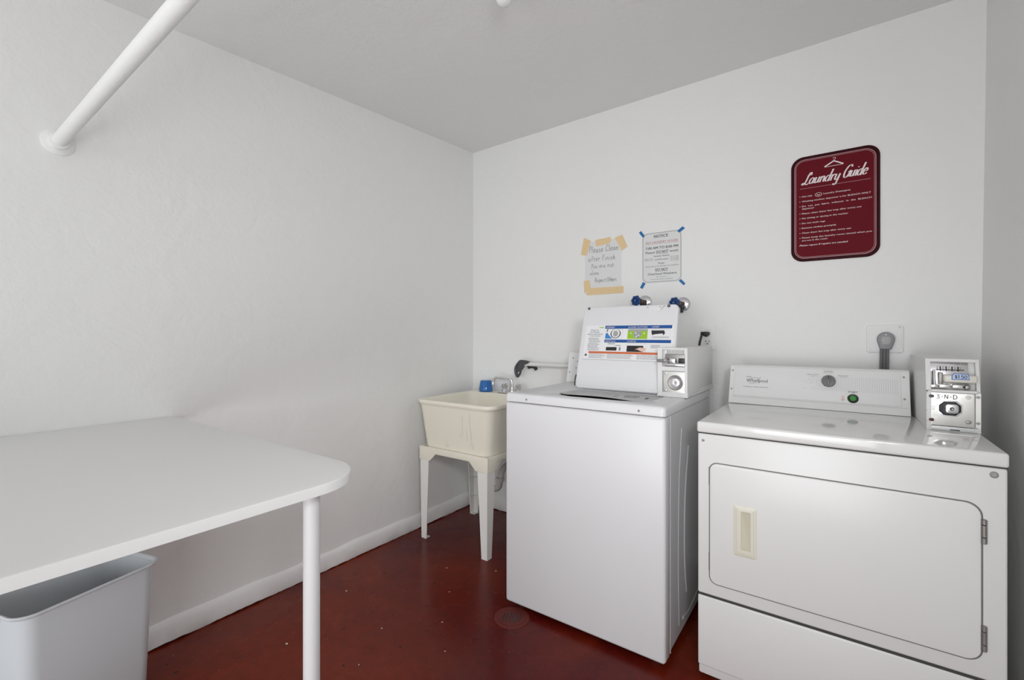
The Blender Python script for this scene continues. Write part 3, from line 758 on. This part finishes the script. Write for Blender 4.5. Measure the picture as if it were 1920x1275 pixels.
mb = MB(M_GAP); mb.box(DX0 + .004, DX1 - .004, DY0 + .003, DY0 + .02, .286, .299); mb.build('seam', t)
f = front(DY0)
mb = MB(M_GAPG); mb.slab(f, rrect(-.3655, .2935, .3375, .7475, .03, 8, rs=(.026, .034, .034, .026)), -.001, .0012); mb.build('door_seal', t)
mb = MB(M_ENAMEL2); mb.slab(f, rrect(-.3625, .290, .3405, .7445, .03, 8, rs=(.024, .032, .032, .024)), 0, .0055, .0035); door = mb.build('door', t)
m = MB(M_BEIGE)
P = lambda u0, u1, v0, v1, r, w: [f(a, b, w) for a, b in rrect(u0, u1, v0, v1, r, 4)]
m.loft([P(-.2885, -.221, .4575, .6205, .004, .0053), P(-.2885, -.221, .4575, .6205, .004, .007), P(-.2865, -.223, .4595, .6185, .004, .0082), P(-.267, -.238, .475, .604, .003, .0082), P(-.266, -.239, .476, .603, .003, .0066)], False, False)
m.use(M_BEIGE2); m.loft([P(-.266, -.239, .476, .603, .003, .0066), P(-.264, -.241, .480, .600, .003, .0058)], False, True)
m.ribbon(f, [(-.2805, .466), (-.2295, .466), (-.2295, .612), (-.2805, .612)], .0009, .0085, smooth=False, closed=True)
m.use(M_BEIGE2); m.flat(f, [(-.263, .479), (-.243, .479), (-.263, .486)], .0062)
ob = m.build('handle', door); ob['label'] = 'ivory recessed pull'
for z0, z1 in ((.645, .708), (.371, .437)):
    m = MB(M_DULL)
    h = (z1 - z0)
    for k in range(3):
        a = z0 + h * (0, .27, .77)[k] + .0008; b = z0 + h * (.27, .77, 1)[k] - .0008
        m.cyl((.2945, DY0 - .004, a), (.2945, DY0 - .004, b), .0062, 16, bev=.001)
    m.box(.2895, .3015, DY0 - .002, DY0 + .002, z0 + .002, z1 - .002, .001, 1)
    m.build('hinge', t)
m = MB(M_DULL); dome(m, f, -.384, .818, 0, .0045, .002); m.build('screw', t)
m = MB(M_GREYP); disc(m, f, .3135, .8235, 0, .0015, .0085, 20, .0008); m.use(M_DULL); disc(m, f, .3135, .8235, .0015, .0022, .0048, 16); m.build('lock_plug', t)
for z in (.70, .41):
    m = MB(M_GAPG); m.box(-.3665, -.3645, DY0 - .001, DY0 + .001, z - .03, z + .03); m.build('door_catch', t)
# console
mb = MB(M_ENAMEL2)
def dc(x): return [(x, 2.19, .8815), (x, 2.36, .8815), (x, 2.36, 1.030), (x, 2.30, 1.043), (x, 2.253, 1.0425), (x, 2.246, 1.036), (x, 2.1925, .8900)]
mb.loft([dc(-.403), dc(.203)]); console = mb.build('console', t, ang=25)
Vc = Vector((0, .057, .15)).normalized(); Nc = Vector((0, -.15, .057)).normalized()
fc = Fr(Vector((0, 2.19, .887)) + Nc * .0012, (1, 0, 0), Vc, Nc); qz = lambda z: (z - .887) / Vc.z
mb = MB(M_PLAST); mb.slab(fc, rrect(-.386, .178, qz(.914), qz(1.0355), .006, 4), -.003, .0012, .0008)
mb.use(M_LGREY)
# dotted field fading in from the left
for i in range(46):
    for k in range(12):
        u = -.13 + i * .0066; v = .956 + k * .0046
        if random.random() < min(1, (i + 2) / 14): mb.rect(fc, u, u + .0018, qz(v), qz(v + .0014), .0014)
mb.build('control_panel', console)
m = MB(M_LGREY); m.ribbon(fc, [(-.39, qz(.9085)), (.195, qz(.9085))], .0009, .0003, smooth=False); m.build('panel_crease', console)
m = MB(M_INK)
W = .0016
m.text(fc, 'COMMERCIAL', -.339, qz(.9915), .0035, -.317, w=W, bold=.01)
m.text(fc, 'Whirlpool', -.337, qz(.972), .0145, -.256, w=W)
m.text(fc, 'COMMERCIAL LAUNDRY EQUIPMENT', -.347, qz(.9505), .003, -.252, w=W, bold=.01)
m.use(M_INKG)
m.ribbon(fc, [(-.309 + .022 * math.cos(a) + .006 * math.sin(a), qz(.9785) + .0125 * math.sin(a)) for a in [PI * .15 + 1.75 * PI * i / 20 for i in range(21)]], .0011, W + .0002)
m.ribbon(fc, [(-.302, qz(.975)), (-.288, qz(.985)), (-.283, qz(.995))], .0009, W + .0002)
m.build('logo', console)
m = MB(M_INK)
m.text(fc, 'NORMAL', -.0595, qz(1.0275), .0032, -.0275, w=W, bold=.015); m.text(fc, 'Mixed / Cotton', -.0585, qz(1.0225), .0026, -.0285, w=W)
m.build('cycle_label', console); m = MB(M_INK)
m.text(fc, 'HEAVY DUTY', -.1155, qz(1.0125), .003, -.075, w=W, bold=.01); m.text(fc, 'Long cycle', -.102, qz(1.0075), .0026, -.083, w=W)
m.build('cycle_label', console); m = MB(M_INK)
m.text(fc, 'DELICATES', -.012, qz(1.0125), .003, .021, w=W, bold=.01); m.text(fc, 'Low heat', -.006, qz(1.0075), .0026, .016, w=W)
m.build('cycle_label', console); m = MB(M_INK)
m.text(fc, 'START', .020, qz(.9515), .0062, .050, w=W, bold=.02)
m.build('start_label', console); m = MB(M_REDI)
m.ribbon(fc, circ(.0035, qz(.925), .0045, 16), .0012, W, smooth=False, closed=True); m.ribbon(fc, [(.0005, qz(.922)), (.0065, qz(.928))], .0012, W, smooth=False); m.rect(fc, -.001, .008, qz(.934), qz(.936), W)
m.build('warning_symbol', console)
m = MB(M_KNOB); c = fc(-.043, qz(.990), .001)
m.lathe(c, Nc, [(.0235, 0), (.0235, .008), (.0215, .0125), (.019, .0135)], 40)
fk = Fr(c, (1, 0, 0), Vc, Nc)
m.slab(fk, rrect(-.0055, .0055, -.019, .019, .004, 4), .013, .020, .002)
m.use(M_BLACK); m.rect(fk, -.0012, .0012, .004, .018, .0206)
m.build('cycle_knob', console)
m = MB(M_BLACK); c = fc(.035, qz(.930), .001); m.lathe(c, Nc, [(.0175, 0), (.0175, .003), (.0155, .0055), (.0115, .005), (.011, .003)], 32)
m.use(M_GREENB); m.lathe(c, Nc, [(.0105, 0), (.0105, .006), (.0085, .0075)], 28)
m.build('start_button', console)
for (u, z) in ((-.3935, 1.018), (-.3935, .939), (.187, 1.018), (.187, .940)):
    m = MB(M_DULL); dome(m, fc, u, qz(z), 0, .0034, .0018); m.build('screw', console)
# coin box on the dryer
x0, x1, y0, y1, z0, z1 = .216, .338, 1.932, 2.365, .8815, 1.102
mb = MB(M_COIN)
prof = [(y0, z0), (y0, 1.001), (y0 + .008, 1.006), (y0 + .030, z1), (y1, z1 - .002), (y1, z0)]
mb.loft([[(x0, a, b) for a, b in prof], [(x0 + .012, a, b) for a, b in prof]])
mb.loft([[(x1 - .008, a, b) for a, b in prof], [(x1, a, b) for a, b in prof]])
prof2 = [(y0 + .008, z0), (y0 + .008, 1.0), (y0 + .030, 1.006), (y0 + .050, z1 - .002), (y1, z1 - .004), (y1, z0)]
mb.loft([[(x0 + .010, a, b) for a, b in prof2], [(x1 - .006, a, b) for a, b in prof2]])
mb.box(x0 + .010, x1 - .006, y0 + .028, y1, z1 - .010, z1, .001, 1)
mb.box(x0 + .010, x1 - .006, y0, y0 + .012, z0, z0 + .014, .002, 1)
mb.box(x0 + .010, x1 - .006, y0 + .001, y0 + .034, .999, 1.008, .002, 1)
cb = mb.build('coin_box', t)
for (z, h) in ((.905, .006), (.94, .004), (.995, .008), (1.001, .003)):
    m = MB(M_SCUFF); m.box(x0 - .0005, x0 + .003, y0 - .0006, y0 + .004, z, z + h); m.build('chipped_spot', cb)
m = MB(M_BLACK); m.box(.270, .292, y0 - .0008, y0 + .003, z0 + .003, z0 + .006); m.build('slot', cb)
Vu = Vector((0, .020, .096)).normalized(); Nu = Vector((0, -.096, .020)).normalized()
fu = Fr((0, y0 + .030, 1.006), (1, 0, 0), Vu, Nu); uz = lambda z: (z - 1.006) / Vu.z
m = MB(M_CHROME); m.slab(fu, rrect(.2285, .3165, uz(1.018), uz(1.092), .003, 3), 0, .004, .001)
m.use(M_DULL)
for u in (.245, .272, .300): disc(m, fu, u, uz(1.0855), .004, .0048, .0018, 10)
for i in range(9):
    u = .2445 + i * .0068; m.use(M_BLACK if i % 2 else M_DULL); m.slab(fu, rrect(u, u + .0030, uz(1.062), uz(1.077), .001, 2), .004, .0062)
m.use(M_INK); m.rect(fu, .243, .307, uz(1.0655), uz(1.0675), .0066)
m.use(M_CHROME)
m.cyl(fu(.2365, uz(1.016), .016), fu(.2365, uz(1.064), .016), .0035, 14); m.box(.2265, .2445, y0 + .005, y0 + .030, 1.012, 1.022, .002); m.use(M_DULL); m.box(.2270, .2325, y0 + .022, y0 + .034, 1.022, 1.062, .001); m.box(.246, .256, y0 + .012, y0 + .035, 1.022, 1.060, .002)
m.use(M_CREAM); m.box(.2555, .3305, y0 - .004, y0 + .030, 1.031, 1.054, .005, 3)
m.use(M_SATIN); m.box(.246, .270, y0 + .005, y0 + .03, 1.013, 1.024, .002); m.box(.276, .300, y0 + .005, y0 + .03, 1.013, 1.024, .002); m.use(M_DULL); m.box(.304, .316, y0 + .004, y0 + .03, 1.011, 1.024, .003)
m.build('coin_slide', cb)
ft = front(y0 - .0042)
m = MB(M_TAGB); m.slab(ft, [(.2725, 1.0405), (.3125, 1.0405), (.3105, 1.0585), (.278, 1.0595), (.2735, 1.055)], 0, .0008)
m.use(M_TAG); m.slab(ft, [(.2745, 1.0425), (.3110, 1.0425), (.3092, 1.0568), (.279, 1.0578), (.2752, 1.0538)], .0008, .0012)
m.use(M_INK); m.scrawl(ft, '$1.50', .2795, 1.0448, .0092, .3065, wd=.0016, w=.0015)
ob = m.build('price_tag', cb); ob['label'] = 'pale blue tag reading $1.50'
f = front(y0 + .0005)
m = MB(M_SATIN); m.slab(f, rrect(.2265, .3245, .897, .9985, .003, 3), -.005, .001, .0008); m.slab(f, rrect(.3262, .3375, .8975, .9985, .001, 2), -.003, .0008)
m.use(M_STEEL); m.slab(f, rrect(.2265, .3245, .888, .8955, .001, 2), -.004, .0035)
m.use(M_INK); m.scrawl(f, '3-N-D', .238, .9805, .0125, .2855, wd=.0018, w=.0016)
m.use(M_INKG); m.text(f, 'S D', .2275, .944, .012, .235, w=.0014); m.use(M_SATIN)
m.build('cash_door', cb)
for (u, z, mm, r) in ((.2275, .9865, M_DKGREY, .0062), (.3105, .988, M_CREAM, .0065), (.2275, .913, M_REDK, .0062), (.3105, .9135, M_DULL, .0068), (.3315, .990, M_LGREY, .0046), (.3315, .912, M_LGREY, .0046)):
    m = MB(mm); m.slab(f, [(u + r * math.cos(2 * PI * i / 20), z + r * .82 * math.sin(2 * PI * i / 20)) for i in range(20)], .0009, .004, .0015); m.build('rivet', cb)
m = MB(M_CHROME)
oc = lambda d: rrect(.2405 + d, .2965 - d, .928 + d, .9755 - d, .012, 1)
m.loft([[f(a, b, .0009) for a, b in oc(0)], [f(a, b, .006) for a, b in oc(0)], [f(a, b, .0065) for a, b in oc(.003)]], True, False)
m.use(M_BLACK); m.loft([[f(a, b, .0065) for a, b in oc(.003)], [f(a, b, .0025) for a, b in oc(.005)]], False, True)
m.use(M_CHROME); m.slab(f, rrect(.2575, .2885, .937, .966, .008, 3), .0025, .013, .003); m.use(M_BLACK); disc(m, f, .2725, .9515, .013, .0134, .0052, 18)
m.use(M_CHROME); disc(m, f, .2735, .951, .0134, .0138, .002, 12)
m.build('lock', cb)

# ------------------------------------------------------------------ things on the back wall
# maroon laundry sign
t = thing('laundry_sign', (-.029, YB, 1.507), 'maroon rounded sign reading Laundry Guide on the back wall above the dryer', 'sign')
f = front(YB)
mb = MB(M_MAROOND); mb.slab(f, rrect(-.189, .131, 1.507, 1.980, .048, 10), .0002, .0048, .001); board = mb.build('board', t)
f = front(YB - .0048)
m = MB(M_MAROON); m.flat(f, rrect(-.176, .118, 1.520, 1.967, .040, 10), .0004)
m.use(M_INKP)
m.ribbon(f, rrect(-.1745, .1165, 1.5215, 1.9655, .038, 8), .0022, .0008, smooth=False, closed=True)
m.ribbon(f, rrect(-.1695, .1115, 1.5265, 1.9605, .034, 8), .0012, .0008, smooth=False, closed=True)
m.use(M_INKW)
m.ribbon(f, [(-.062, 1.9185), (-.0285, 1.9385), (.0055, 1.9195)], .0055, .001, smooth=False)
m.ribbon(f, [(-.062, 1.9170), (.0055, 1.9180)], .0018, .001, smooth=False)
m.ribbon(f, [(-.029, 1.9395), (-.0285, 1.9435), (-.0235, 1.946), (-.0225, 1.951), (-.027, 1.9535), (-.0325, 1.951)], .0016, .001)
m.scrawl(f, 'Laundry', -.146, 1.8545, .049, -.014, shear=.36, cal=(.0018, .0062), w=.001, gap=.0)
m.scrawl(f, 'Guide', .000, 1.8585, .050, .084, shear=.36, cal=(.0018, .0062), w=.001, gap=.0)
m.use(M_INKP); m.rect(f, -.155, .099, 1.8355, 1.8367, .001)
m.use(M_INKW)
rows = [(1.7975, 'Use only', -.147, -.108), (1.7755, 'Washing machine dispenser is for BLEACH ONLY', -.147, .100), (1.7535, 'Do  not  put  fabric  softener  in  the  BLEACH', -.147, .103), (1.742, 'dispenser', -.147, -.100),
        (1.7205, 'Please clean dryer lint trap after every use', -.147, .068), (1.6990, 'No tinting or dyeing in the washer', -.147, .022), (1.6765, 'Do not wash rugs', -.147, -.060), (1.6550, 'Remove clothes promptly', -.147, -.020),
        (1.6330, 'Clean dryer lint trap after every use', -.147, .032), (1.6110, 'Please keep the laundry room closed when you', -.147, .103), (1.5985, 'are not in the room', -.147, -.052)]
for z, s_, a, b in rows: m.text(f, s_, a, z, .0066, b, w=.001, bold=.012)
m.text(f, 'Laundry Detergent', -.066, 1.7985, .0066, .030, w=.001, bold=.012)
m.text(f, 'he', -.0905, 1.7965, .0075, -.0785, w=.001, bold=.01); m.ribbon(f, [(-.0845 + .0125 * math.cos(a), 1.8005 + .0085 * math.sin(a)) for a in [2 * PI * i / 20 for i in range(20)]], .0014, .001, smooth=False, closed=True)
m.text(f, 'Please report if repairs are needed', -.156, 1.5765, .0070, .021, w=.001, bold=.03, shear=.2)
for z in (1.801, 1.779, 1.757, 1.724, 1.702, 1.680, 1.658, 1.636, 1.614): m.flat(f, circ(-.1545, z - .0005, .0015, 8), .001)
m.build('printed_face', t)

# handwritten note
t = thing('handwritten_note', (-1.12, YB, 1.41), 'handwritten white paper note fixed with masking tape on the back wall', 'note')
f = front(YB)
m = MB(M_PAPER); m.slab(f, [(-1.233, 1.412), (-1.010, 1.414), (-1.008, 1.722), (-1.236, 1.718)], .0003, .0010)
f1 = front(YB - .001); m.use(M_INK)
for s_, u0, z, h, u1, wd in (('Please Clean', -1.210, 1.655, .036, -1.028, .0016), ('after Finish', -1.214, 1.604, .030, -1.048, .0014), ('You are not', -1.197, 1.563, .026, -1.056, .0013), ('alone.', -1.203, 1.523, .024, -1.143, .0013), ('Respect Others', -1.172, 1.481, .025, -1.039, .0013)):
    m.scrawl(f1, s_, u0, z, h, u1, wd=wd, shear=.12, jit=.05, w=.0005)
m.build('paper', t)
for q in ([(-1.241, 1.748), (-1.197, 1.725), (-1.225, 1.640), (-1.262, 1.650)], [(-1.169, 1.726), (-1.075, 1.734), (-1.070, 1.716), (-1.078, 1.698), (-1.164, 1.689)], [(-1.049, 1.726), (-1.004, 1.738), (-.973, 1.668), (-1.006, 1.647)],
          [(-1.243, 1.494), (-1.205, 1.494), (-1.197, 1.444), (-1.238, 1.420)]):
    m = MB(M_MASK); m.slab(f, q[::-1], .0004, .0018); m.build('masking_tape', t)
m = MB(M_MASK); m.slab(f, [(-1.223, 1.407), (-.997, 1.410), (-.996, 1.448), (-1.223, 1.449)], .0004, .0023); m.build('masking_tape', t)

# printed notice
t = thing('printed_notice', (-.782, YB, 1.45), 'printed NOTICE sheet with a black border held by blue tape on the back wall', 'notice')
m = MB(M_PAPER); m.slab(f, rrect(-.889, -.679, 1.455, 1.727, .004, 3), .0003, .0010)
m.use(M_INKG); m.ribbon(f1, rrect(-.884, -.682, 1.460, 1.722, .028, 8), .0020, .0004, smooth=False, closed=True)
m.use(M_INK)
def T(st, u0, u1, z, h, c=M_INK, b=.0): m.use(c); m.text(f1, st, u0, z, h, u1, w=.0004, bold=b)
T('NOTICE', -.824, -.750, 1.697, .015, b=.02)
T('SELF LAUNDRY HOURS', -.870, -.697, 1.667, .012, M_INKR); m.rect(f1, -.870, -.697, 1.6635, 1.6645, .0004)
T('7:00 AM TO 8:00 PM', -.870, -.697, 1.636, .0135, b=.02)
T('Please', -.870, -.820, 1.614, .0115, b=.01); T('DO NOT', -.811, -.748, 1.6135, .0135, b=.02); T('wash', -.741, -.697, 1.614, .0115, b=.01)
m.rect(f1, -.811, -.748, 1.610, 1.6112, .0004)
T('heavy items', -.824, -.742, 1.594, .009); T('comforters', -.820, -.748, 1.5755, .009)
T('Rugs', -.800, -.768, 1.5555, .008)
for z in (1.588, 1.583, 1.578): T('blankets and quilts', -.874, -.829, z - .003, .0036, M_INKG)
for z in (1.592, 1.5865, 1.581, 1.5755, 1.570): T('shoes or pet bedding', -.737, -.694, z - .003, .0036, M_INKG)
T('These items can damage the machines', -.872, -.693, 1.5405, .007, M_INKG)
T('DO NOT', -.816, -.750, 1.5185, .013, b=.02); m.rect(f1, -.816, -.750, 1.5155, 1.5167, .0004)
T('Overload Washers', -.857, -.705, 1.497, .0115, b=.01)
T('Be courteous', -.809, -.755, 1.4845, .0055, M_INKG); T('Do not leave clothes unattended', -.839, -.725, 1.4715, .0055, M_INKG)
m.build('paper', t)
for q in ([(-.907, 1.735), (-.896, 1.744), (-.874, 1.715), (-.885, 1.706)], [(-.702, 1.719), (-.674, 1.740), (-.662, 1.728), (-.690, 1.709)], [(-.885, 1.463), (-.870, 1.455), (-.887, 1.426), (-.901, 1.433)], [(-.694, 1.458), (-.682, 1.466), (-.660, 1.442), (-.668, 1.432)]):
    m = MB(M_BTAPE); 
    a = sum(q[i][0] * q[(i + 1) % 4][1] - q[(i + 1) % 4][0] * q[i][1] for i in range(4))
    m.slab(f, q if a > 0 else q[::-1], .0004, .0018); m.build('blue_tape', t)

# hose valves
def valve(x, z, label):
    t = thing('hose_valve', (x, YB, z), label, 'valve', 'hose valves above the washer')
    m = MB(M_CHROME); m.lathe((x, YB, z), (0, -1, 0), [(.038, 0), (.037, .004), (.028, .010), (.016, .013)], 32); m.build('wall_flange', t)
    m = MB(M_BRASS); m.cyl((x, YB - .01, z), (x - .010, YB - .062, z + .002), .0125, 16); m.use(M_BLACK); m.lathe((x - .004, YB - .035, z - .045), (0, 0, 1), [(.0125, 0), (.0125, .03), (.010, .045)], 12); m.use(M_BRASS)
    m.lathe((x - .008, YB - .05, z + .001), (-.15, -1, 0), [(.017, 0), (.017, .012), (.010, .016)], 6); m.build('valve_body', t)
    m = MB(M_BLUEH); c = Vector((x - .018, YB - .082, z + .004)); d = Vector((-.25, -1, .05)).normalized(); a = d.orthogonal().normalized(); b = d.cross(a); n = 56
    def lp(r, h, k=1.0): return [c + d * h + (a * math.cos(2 * PI * i / n) + b * math.sin(2 * PI * i / n)) * (r * (1 + .08 * k * math.cos(7 * 2 * PI * i / n))) for i in range(n)]
    m.loft([lp(.024, 0), lp(.027, .003), lp(.027, .009), lp(.024, .012), lp(.017, .012, .3), lp(.015, .008, .2), lp(.009, .008, 0), lp(.008, .013, 0)])
    m.use(M_DULL); m.lathe(c + d * .012, d, [(.004, 0), (.004, .003)], 10); m.cyl(c - d * .02, c + d * .005, .005, 10)
    m.build('valve_handle', t)
valve(-.872, 1.352, 'blue handled hose valve on the wall, left of the pair above the washer lid')
valve(-.671, 1.334, 'blue handled hose valve on the wall, right of the pair beside the lid corner')
# wall outlet with black plug
t = thing('wall_outlet', (-.549, YB, 1.10), 'white duplex wall outlet behind the coin box of the washer', 'outlet')
m = MB(W_WALL); m.slab(f, rrect(-.586, -.512, 1.098, 1.224, .004, 3), 0, .006, .003); m.build('cover_plate', t)
m = MB(M_PLAST); 
for z in (1.141, 1.190):
    m.slab(f, rrect(-.566, -.532, z - .016, z + .014, .010, 4), .006, .008, .001)
m.use(M_BLACK); m.rect(f, -.5585, -.5555, 1.1385, 1.1475, .0084); m.rect(f, -.5435, -.541, 1.1385, 1.1475, .0084); m.flat(f, circ(-.550, 1.1305, .0034, 10), .0084)
m.build('sockets', t)
t = thing('power_plug', (-.56, YB - .01, 1.18), 'black power plug and cord in the wall outlet behind the washer', 'plug')
m = MB(M_BLACK); m.slab(f, [(-.578, 1.190), (-.579, 1.178), (-.565, 1.170), (-.552, 1.165), (-.542, 1.172), (-.536, 1.184), (-.545, 1.191)], .0085, .030, .004); m.build('plug_body', t)
m = MB(M_BLACK); m.tube([(-.572, YB - .022, 1.184), (-.578, YB - .023, 1.16), (-.586, YB - .024, 1.12), (-.595, YB - .024, 1.05), (-.60, YB - .03, .90), (-.60, YB - .03, .60)], .0052, 10); m.build('cord', t)

# dryer receptacle and its grey plug
t = thing('receptacle_plate', (.145, YB, 1.10), 'square painted receptacle plate on the back wall above the dryer', 'outlet plate')
m = MB(W_WALL); m.slab(f, rrect(.085, .206, 1.101, 1.217, .012, 5), 0, .008, .004)
n_ = [(.100, 1.108), (.190, 1.108), (.190, 1.116), (.199, 1.122), (.199, 1.196), (.190, 1.202), (.190, 1.211), (.100, 1.211), (.100, 1.202), (.091, 1.196), (.091, 1.122), (.100, 1.116)]
m.slab(f, n_, .008, .0105, .0012); m.build('cover_plate', t)
for (u, z) in ((.194, 1.208), (.098, 1.113)):
    m = MB(M_DULL); disc(m, f, u, z, .008, .0100, .0032, 12); m.build('screw', t)
t = thing('dryer_plug', (.147, YB - .03, 1.12), 'large grey dryer plug with its cord on the wall above the dryer', 'plug')
m = MB(M_GREYP)
hd = [(.1285, 1.1165), (.166, 1.1165), (.1765, 1.150)] + [(.148 + .0292 * math.cos(a), 1.159 + .0285 * math.sin(a)) for a in [PI * i / 14 for i in range(15)]] + [(.1195, 1.150)]
m.slab(f, hd, .010, .036, .005)
m.use(M_LGREY); m.slab(f, [(.135, 1.136), (.160, 1.136), (.165, 1.158), (.160, 1.170), (.136, 1.170), (.131, 1.158)], .036, .038, .001); m.use(M_DULL); disc(m, f, .148, 1.1765, .036, .0372, .0028, 12)
m.build('plug_body', t)
m = MB(mat('grey_cord', rgb(104, 104, 106), .5))
for k, u in enumerate((.1335, .1435, .1535)):
    m.tube([(u, YB - .026, 1.118), (u - .0005, YB - .026, 1.075), (u - .001, YB - .028, 1.02), (u, YB - .035, .90), (u, YB - .035, .6)], .0056, 10)
m.build('cord', t)

# ------------------------------------------------------------------ rod across the room, ceiling lamp
t = thing('clothes_rod', (XL, .366, 1.81), 'white painted round rod running from a flange on the left wall overhead', 'rod')
a = Vector((XL, .366, 1.81)); b = Vector((XR + .012, .366 + .0332 * 2.54, 1.81 + .0963 * 2.54))
m = MB(W_WALL); m.cyl(a, b, .0195, 28); m.build('pole', t)
for p, d in ((a, (1, 0, 0)), (b, (-1, 0, 0))):
    m = MB(W_WALL); m.lathe(p, d, [(.042, 0), (.042, .004), (.034, .008), (.027, .010), (.026, .024), (.021, .026)], 32); m.build('flange', t)
t = thing('ceiling_lamp', (-.92, 1.24, 2.36), 'white bare bulb in a holder on the ceiling at the top edge', 'lamp')
zc = ceil_z(-.92, 1.24)
m = MB(M_PLAST); m.lathe((-.92, 1.24, zc), (0, 0, -1), [(.055, -.006), (.055, .006), (.045, .014), (.024, .020), (.022, .042), (.018, .044)], 32); m.build('lampholder', t)
m = MB(M_BULB); m.lathe((-.92, 1.24, zc - .040), (0, 0, -1), [(.013, 0), (.014, .012), (.020, .028), (.0275, .045), (.0285, .055), (.026, .068), (.018, .079), (.008, .083), (.0, .084)], 28, cap1=False); m.build('bulb', t)

# ------------------------------------------------------------------ floor drain and chips of paint
t = thing('floor_drain', (-1.115, 1.565, 0), 'rusty slotted floor drain set in the red floor at the washer corner', 'drain')
m = MB(M_RUST); m.lathe((-1.115, 1.56, -.001), (0, 0, 1), [(.075, 0), (.074, .003), (.066, .0045), (.060, .003), (.056, .0025)], 36)
m.build('rim', t)
m = MB(M_RUST); m.lathe((-1.115, 1.56, -.001), (0, 0, 1), [(.057, 0), (.057, .0038)], 36)
ff = Fr((-1.115, 1.56, .003), (.9, .44, 0), (-.44, .9, 0), (0, 0, 1)); m.use(M_BLACK)
for i in range(6):
    u = -.035 + i * .0135; h = math.sqrt(.048 ** 2 - u * u) * .75; m.flat(ff, rrect(u - .0028, u + .0028, -h, h, .0025, 3), .0004)
m.build('grate', t)
rnd = random.Random(11)
m = MB(M_CHIP)
for (x, y, s) in ((-1.62, 1.70, .004), (-1.40, 1.02, .0035), (-1.33, 1.37, .004), (-1.72, .93, .006), (-1.30, .80, .003), (-1.10, 1.02, .003), (-1.46, 1.55, .003), (-1.40, 1.82, .005), (-.83, 1.28, .006), (-.98, 1.20, .003), (-1.60, .74, .004), (-1.85, 1.28, .006), (-1.05, .90, .003), (-1.2, 1.25, .003), (-1.5, 1.2, .003), (-.7, 1.3, .003)):
    k = [(x + s * .7 * rnd.uniform(.6, 1.3) * math.cos(a) * 1.3, y + s * .7 * rnd.uniform(.5, 1.2) * math.sin(a)) for a in [2 * PI * i / 6 for i in range(6)]]
    m.slab(WORLD, k, 0, .0015)
tag(m.build('paint_flecks'), 'scattered white flecks of paint lying on the red floor', 'debris', kind='stuff')
